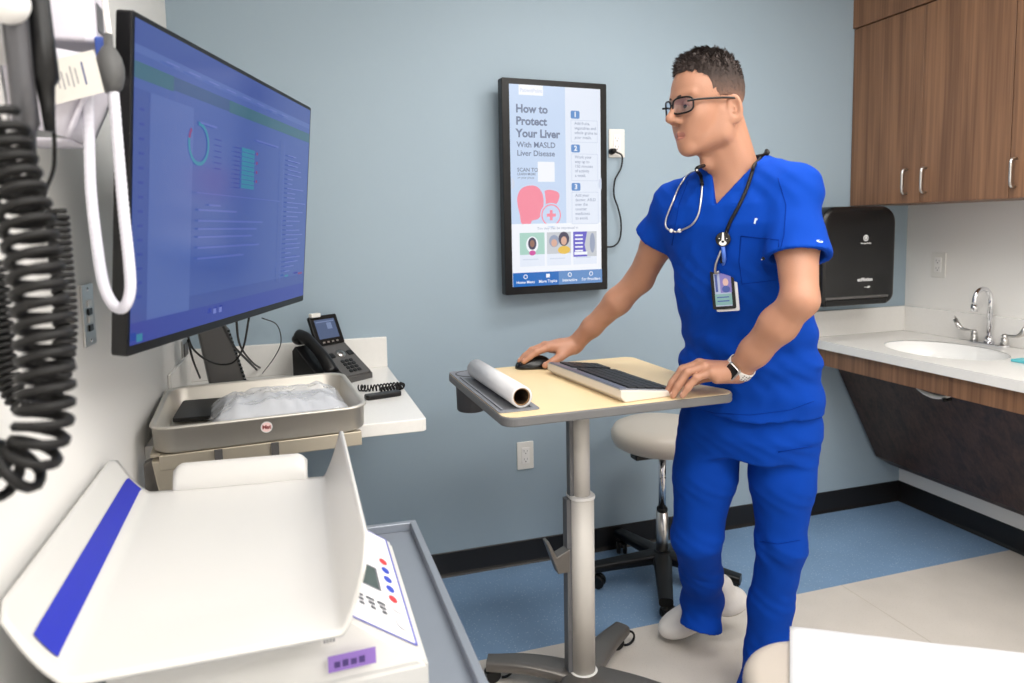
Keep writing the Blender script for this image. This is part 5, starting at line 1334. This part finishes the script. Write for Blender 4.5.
    def hit(x, y, off=.0015, bv_=bv):
        d = ray(x, y).normalized(); h = bv_.ray_cast(cam_o, d)
        if h[0] is None: return W(x, y, 1.7)
        return h[0]+h[1]*off
    def seam(px, r=.0011, nm='stitched_seam', m_=None, b_=bv, n=6):
        P = []
        for (x0, y0), (x1, y1) in zip(px, px[1:]):
            for k in range(n): P.append(hit(x0+(x1-x0)*k/n, y0+(y1-y0)*k/n, .0004, b_))
        P.append(hit(*px[-1], .0004, b_)); return MB().tube(P, r, n=6).build(nm, m_ or M['clothseam'], top, world=False) 
    def wseam(*a, **k):
        o = seam(*a, **k); o.parent = t; o.data.transform(Matrix.Translation(-Vector(t.location))); return o
    wseam([(741, 236), (779, 240)], .0016, 'pocket_seam'); wseam([(741, 236), (739, 262), (742, 284), (776, 280)], .0011, 'pocket_seam'); wseam([(779, 240), (778, 281)], .0011, 'pocket_seam')
    wseam([(778, 178), (786, 205), (784, 235), (779, 256)], .0013, 'shoulder_seam'); wseam([(690, 176), (679, 205), (672, 245)], .0012, 'shoulder_seam')
    wseam([(685, 406), (715, 413), (750, 415), (790, 410), (814, 401)], .0010, 'hem_stitch')
    wseam([(779, 252), (803, 253), (829, 248)], .0008, 'cuff_stitch')
    for px, nm, m_ in (((764, 258), 'snap_button', M['black']),): 
        p = hit(*px, .002); MB().sph(p, .0042, 8).build(nm, m_, t, world=True)
    p = hit(764, 258.3, .0065); MB().sph(p, .0018, 6).build('snap_centre', M['nickel'], t, world=True)
    p = hit(819.5, 241.5, .001); c = Canvas(); lt = mat('pale_stitching', (196, 212, 236), .6); c.ell(0, 0, .0085, .0038, lt); c.ell(.0015, .001, .005, .0018, M['cloth'])
    nrm = bv.find_nearest(p)[1]; o = c.build('sleeve_emblem', None, t); o.matrix_local = Matrix.Translation(-Vector(t.location)) @ frame(p, CR-nrm*CR.dot(nrm), CU-nrm*CU.dot(nrm))
    p = hit(755, 221, .001); c = Canvas(); c.pl([(-.003, -.006), (.001, -.007), (.004, .006), (.0, .007)], lt); c.ell(.003, .004, .003, .003, lt)
    nrm = bv.find_nearest(p)[1]; o = c.build('chest_emblem', None, t); o.matrix_local = Matrix.Translation(-Vector(t.location)) @ frame(p, CR-nrm*CR.dot(nrm), CU-nrm*CU.dot(nrm))
    wseam([(778, 452), (812, 446)], .0016, 'cargo_pocket_seam', None, bvt); wseam([(760, 541), (778, 544), (800, 540)], .0010, 'knee_seam', None, bvt)

    # ---- glasses
    g = thing('eyeglasses', 'dark rectangular eyeglasses worn on the face', 'glasses', hp(.11, 0, 0))
    fr = MB(); lens = []
    for s in (1, -1):
        cx = .0345; P = []
        for k in range(32):
            a = 2*PI*k/32; ca, sa = math.cos(a), math.sin(a); x_ = .0300*math.copysign(abs(ca)**.6, ca); z_ = .0180*math.copysign(abs(sa)**.65, sa)
            P.append(hp(.113-.0055*((x_+cx)/.03)**2*.9, s*(cx+x_), .0015+z_))
        fr.tube(P, .0023, n=8, closed=True); lens.append(P)
    fr.tube([hp(.1135, .006, .006), hp(.116, 0, .009), hp(.1135, -.006, .006)], .0017)
    fr.build('frame', M['black'], g, world=True)
    gm = bpy.data.materials.new('spectacle_lens'); gm.use_nodes = True; nt = gm.node_tree; nt.nodes.clear()
    out = nt.nodes.new('ShaderNodeOutputMaterial'); mx = nt.nodes.new('ShaderNodeMixShader'); tr = nt.nodes.new('ShaderNodeBsdfTransparent'); gl = nt.nodes.new('ShaderNodeBsdfGlossy')
    tr.inputs[0].default_value = (.80, .85, .95, 1); gl.inputs['Roughness'].default_value = .05; mx.inputs[0].default_value = .10
    nt.links.new(tr.outputs[0], mx.inputs[1]); nt.links.new(gl.outputs[0], mx.inputs[2]); nt.links.new(mx.outputs[0], out.inputs[0])
    for P in lens: MB().poly([Vector(p) for p in P]).build('lens', gm, g, world=True)
    for s in (1, -1):
        MB().tube(spline([hp(.104, s*.058, .008), hp(.085, s*.068, .009), hp(.04, s*.0775, .008), (hp(-.005, s*.0815, .006)), hp(-.03, s*.084, .000), hp(-.04, s*.082, -.022)], 6), .0026, n=8).build('temple_arm', M['black'], g, world=True)

    # ---- stethoscope
    st_ = thing('stethoscope', 'black and silver stethoscope hanging around the neck', 'stethoscope', nb)
    near = [hit(x, y, .005) for x, y in [(755, 166), (752, 174), (746, 192), (738, 208), (731, 222), (726, 236), (723.5, 250), (722, 262)]]
    back = [Vector(nb+U*.067+V_*.014+A((0, 0, .024))), Vector(nb+U*.062-V_*.008+A((0, 0, .036))), Vector(nb+U*.050-V_*.040+A((0, 0, .030)))]
    rest = [Vector(nb-U*.0-V_*.062+A((0, 0, .026))), Vector(nb-U*.05-V_*.04+A((0, 0, .022)))]
    l_side = [Vector(nb-U*.068+V_*.01+A((0, 0, .010))), hit(697, 168, .005), hit(702, 177, .005), hit(703, 186, .005)]
    P = spline(near[::-1]+back[::-1]+rest+l_side, 6)
    MB().tube(P, .0046, n=10).build('tubing', M['rubber'], st_, world=True)
    MB().tube(spline([hit(703, 186, .005), hit(702, 200, .005), hit(699, 214, .005), hit(693, 224, .006), hit(684, 229, .006), hit(677, 231, .006)], 6), .0026, n=8).build('ear_tube', M['nickel'], st_, world=True)
    MB().tube(spline([hit(697, 170, .006), hit(689, 176, .005), hit(681, 187, .005), hit(674, 203, .005), (hit(668, 220, .006)), hit(669, 228, .006), hit(677, 231, .006)], 6), .0026, n=8).build('ear_tube', M['nickel'], st_, world=True)
    for x, y in ((681, 230), (673, 230)): MB().sph(hit(x, y, .006), .0055, 8).build('ear_tip', M['white'], st_, world=True)
    MB().tube(spline([hit(722, 250, .006), hit(717, 262, .007), hit(716, 272, .007), hit(720, 270, .007)], 4), .003, n=8).build('chest_piece', M['nickel'], st_, world=True)
    # ---- badge on a reel
    b0 = hit(725, 238, .012)
    bd = thing('badge_reel', 'round black and white badge reel clipped to the stethoscope tubing', 'badge reel', b0)
    nrm = (CAM-b0).normalized(); nrm = (nrm+Vector(V_.tolist())*.6).normalized(); Fb = frame(b0, CR-nrm*CR.dot(nrm), CU-nrm*CU.dot(nrm))
    Tb = Matrix.Translation(-b0) @ Fb
    MB().cyl(Tb @ Vector((0, 0, -.004)), Tb @ Vector((0, 0, .002)), .0185, n=32, bev=.0015).build('reel', M['blackgloss'], bd)
    c = Canvas(); wt = mat('pale_enamel', (236, 234, 230), .3)
    c.ell(0, -.0095, .009, .0065, wt); c.pl([(-.0035, -.006), (.0035, -.006), (.002, .017), (-.002, .017)], wt); c.ell(0, -.006, .0035, .003, M['black']); c.ell(-.009, .002, .0012, .0012, wt); c.ell(.009, .002, .0012, .0012, wt)
    o = c.build('printed_face', None, bd); o.matrix_local = Tb @ Matrix.Translation((0, 0, .0022))
    b1 = hit(724, 285, .010)
    cd_ = thing('identity_badge', 'identity badge in black holder hanging at the chest', 'identity badge', b1)
    nrm = (Vector(V_.tolist())+(CAM-b1).normalized()*.8).normalized(); xx = (CR-nrm*CR.dot(nrm)).normalized(); uu = (CU-nrm*CU.dot(nrm)).normalized(); th = math.radians(-6)
    Fc = frame(b1, xx*math.cos(th)-uu*math.sin(th)*-1*-1, uu*math.cos(th)+xx*math.sin(th)); Tc = Matrix.Translation(-b1) @ Fc
    MB().prism(rrect(-.027, -.060, .030, .056, .004), -.005, -.003, M=Tc @ Matrix.Translation((.006, -.004, 0))).build('spare_card', M['paper'], cd_)
    MB().prism(rrect(-.029, -.058, .029, .058, .005), -.0025, .0015, M=Tc, bev=.001).build('holder', M['black'], cd_)
    c = Canvas(); p1 = mat('badge_photo_lilac', (118, 110, 176), .35); p2 = mat('badge_light', (160, 170, 198), .35); p3 = mat('badge_green', (116, 158, 158), .35); p4 = mat('badge_blue', (60, 80, 150), .35)
    c.rect(-.0205, -.050, .0205, .036, p2); c.rect(-.006, -.015, .022, .036, p1); c.ell(.008, .012, .007, .010, mat('badge_face', (206, 170, 160), .4)); c.ell(.008, -.006, .010, .009, p4); c.rect(-.021, -.047, .021, -.018, p3)
    for k in range(2): c.rect(-.016, -.028-.010*k, .014, -.025-.010*k, p4)
    c.rect(-.018, -.012, -.012, .034, p4); c.ell(0, .048, .003, .003, M['nickel'])
    o = c.build('printed_card', None, cd_); o.matrix_local = Tc @ Matrix.Translation((0, 0, .0018))
    MB().tube([Tb.to_translation()*0+b0+Vector((0, 0, -.018)), hit(725.5, 258, .010), b1+uu*.052], .005, n=6).build('strap', mat('blue_strap', (80, 120, 210), .4), cd_, world=True)

    # ---- watch on own left wrist
    ax = unit(wrL-elL); wc = wrL-ax*.016
    nrm = unit(unit(A(CAM)-wc)*1.0+A((-.05, 0, .30))); nrm = unit(nrm-ax*np.dot(nrm, ax)); sd = np.cross(ax, nrm)
    wt_ = thing('wrist_watch', 'smart watch with dark square screen and white perforated band on the wrist', 'watch', wc)
    m = MB(); m.m(M['shoe'])
    rr = .0338; g_ = []
    def fb(u, v):
        a = 2*PI*u; return Vector(wc+(nrm*math.cos(a)*rr*.98+sd*math.sin(a)*rr*1.02)+ax*(v-.5)*.023)
    m.grid(fb, 48, 4); o = m.build('band', None, wt_, world=True); s_ = o.modifiers.new('s', 'SOLIDIFY'); s_.thickness = .0022; s_.offset = 1
    pf = MB()
    for sgn in (1, -1):
        for k in range(4):
            for j in (-1, 0, 1):
                a = sgn*(.85+.22*k); c_ = wc+(nrm*math.cos(a)*rr*.98+sd*math.sin(a)*rr*1.02)+ax*(j*.0065+(.003 if k % 2 else 0)); n2 = unit(c_-wc-ax*np.dot(c_-wc, ax))
                pf.cyl(Vector(c_+n2*.001), Vector(c_+n2*.0024*1.08), .0017, n=10)
    pf.build('band_holes', M['dkgrey'], wt_, world=True)
    Mw = frame(Vector(wc+nrm*(rr+.004)), Vector(sd.tolist()), Vector(ax.tolist()))
    MB().prism(rrect(-.018, -.0205, .018, .0205, .008), -.003, .008, M=Mw, bev=.002).build('case', M['nickel'], wt_, world=True)
    MB().prism(rrect(-.0155, -.018, .0155, .018, .006), .0081, .0086, M=Mw).build('watch_screen', mat('watch_glass', (20, 20, 24), .12), wt_, world=True)

    # ---- mouse under the right hand
    x = unit(xr); mc = A((.738, 2.036, .9505)); rz = math.atan2(-x[1], -x[0])
    ms = thing('computer_mouse', 'black wireless mouse under the hand at the far table edge', 'computer mouse', mc, rz)
    m = MB(); m.m(M['blackgloss'])
    def fm_(u, v):
        a = PI*u; b_ = 2*PI*v; rr_ = math.sin(a)**.72; X_ = -math.cos(a)*.060
        Y_ = math.cos(b_)*rr_*(.034-.003*math.cos(a)); Z_ = max(0, math.sin(b_))*rr_*(.040+.004*math.cos(a)*-1)
        return (X_, Y_, Z_)
    m.grid(fm_, 24, 32); m.build('shell', None, ms)
    k = MB(); k.cyl((-.034, -.003, .024), (-.034, .003, .024), .008, n=20); k.build('scroll_wheel', M['greyplast'], ms)
person()
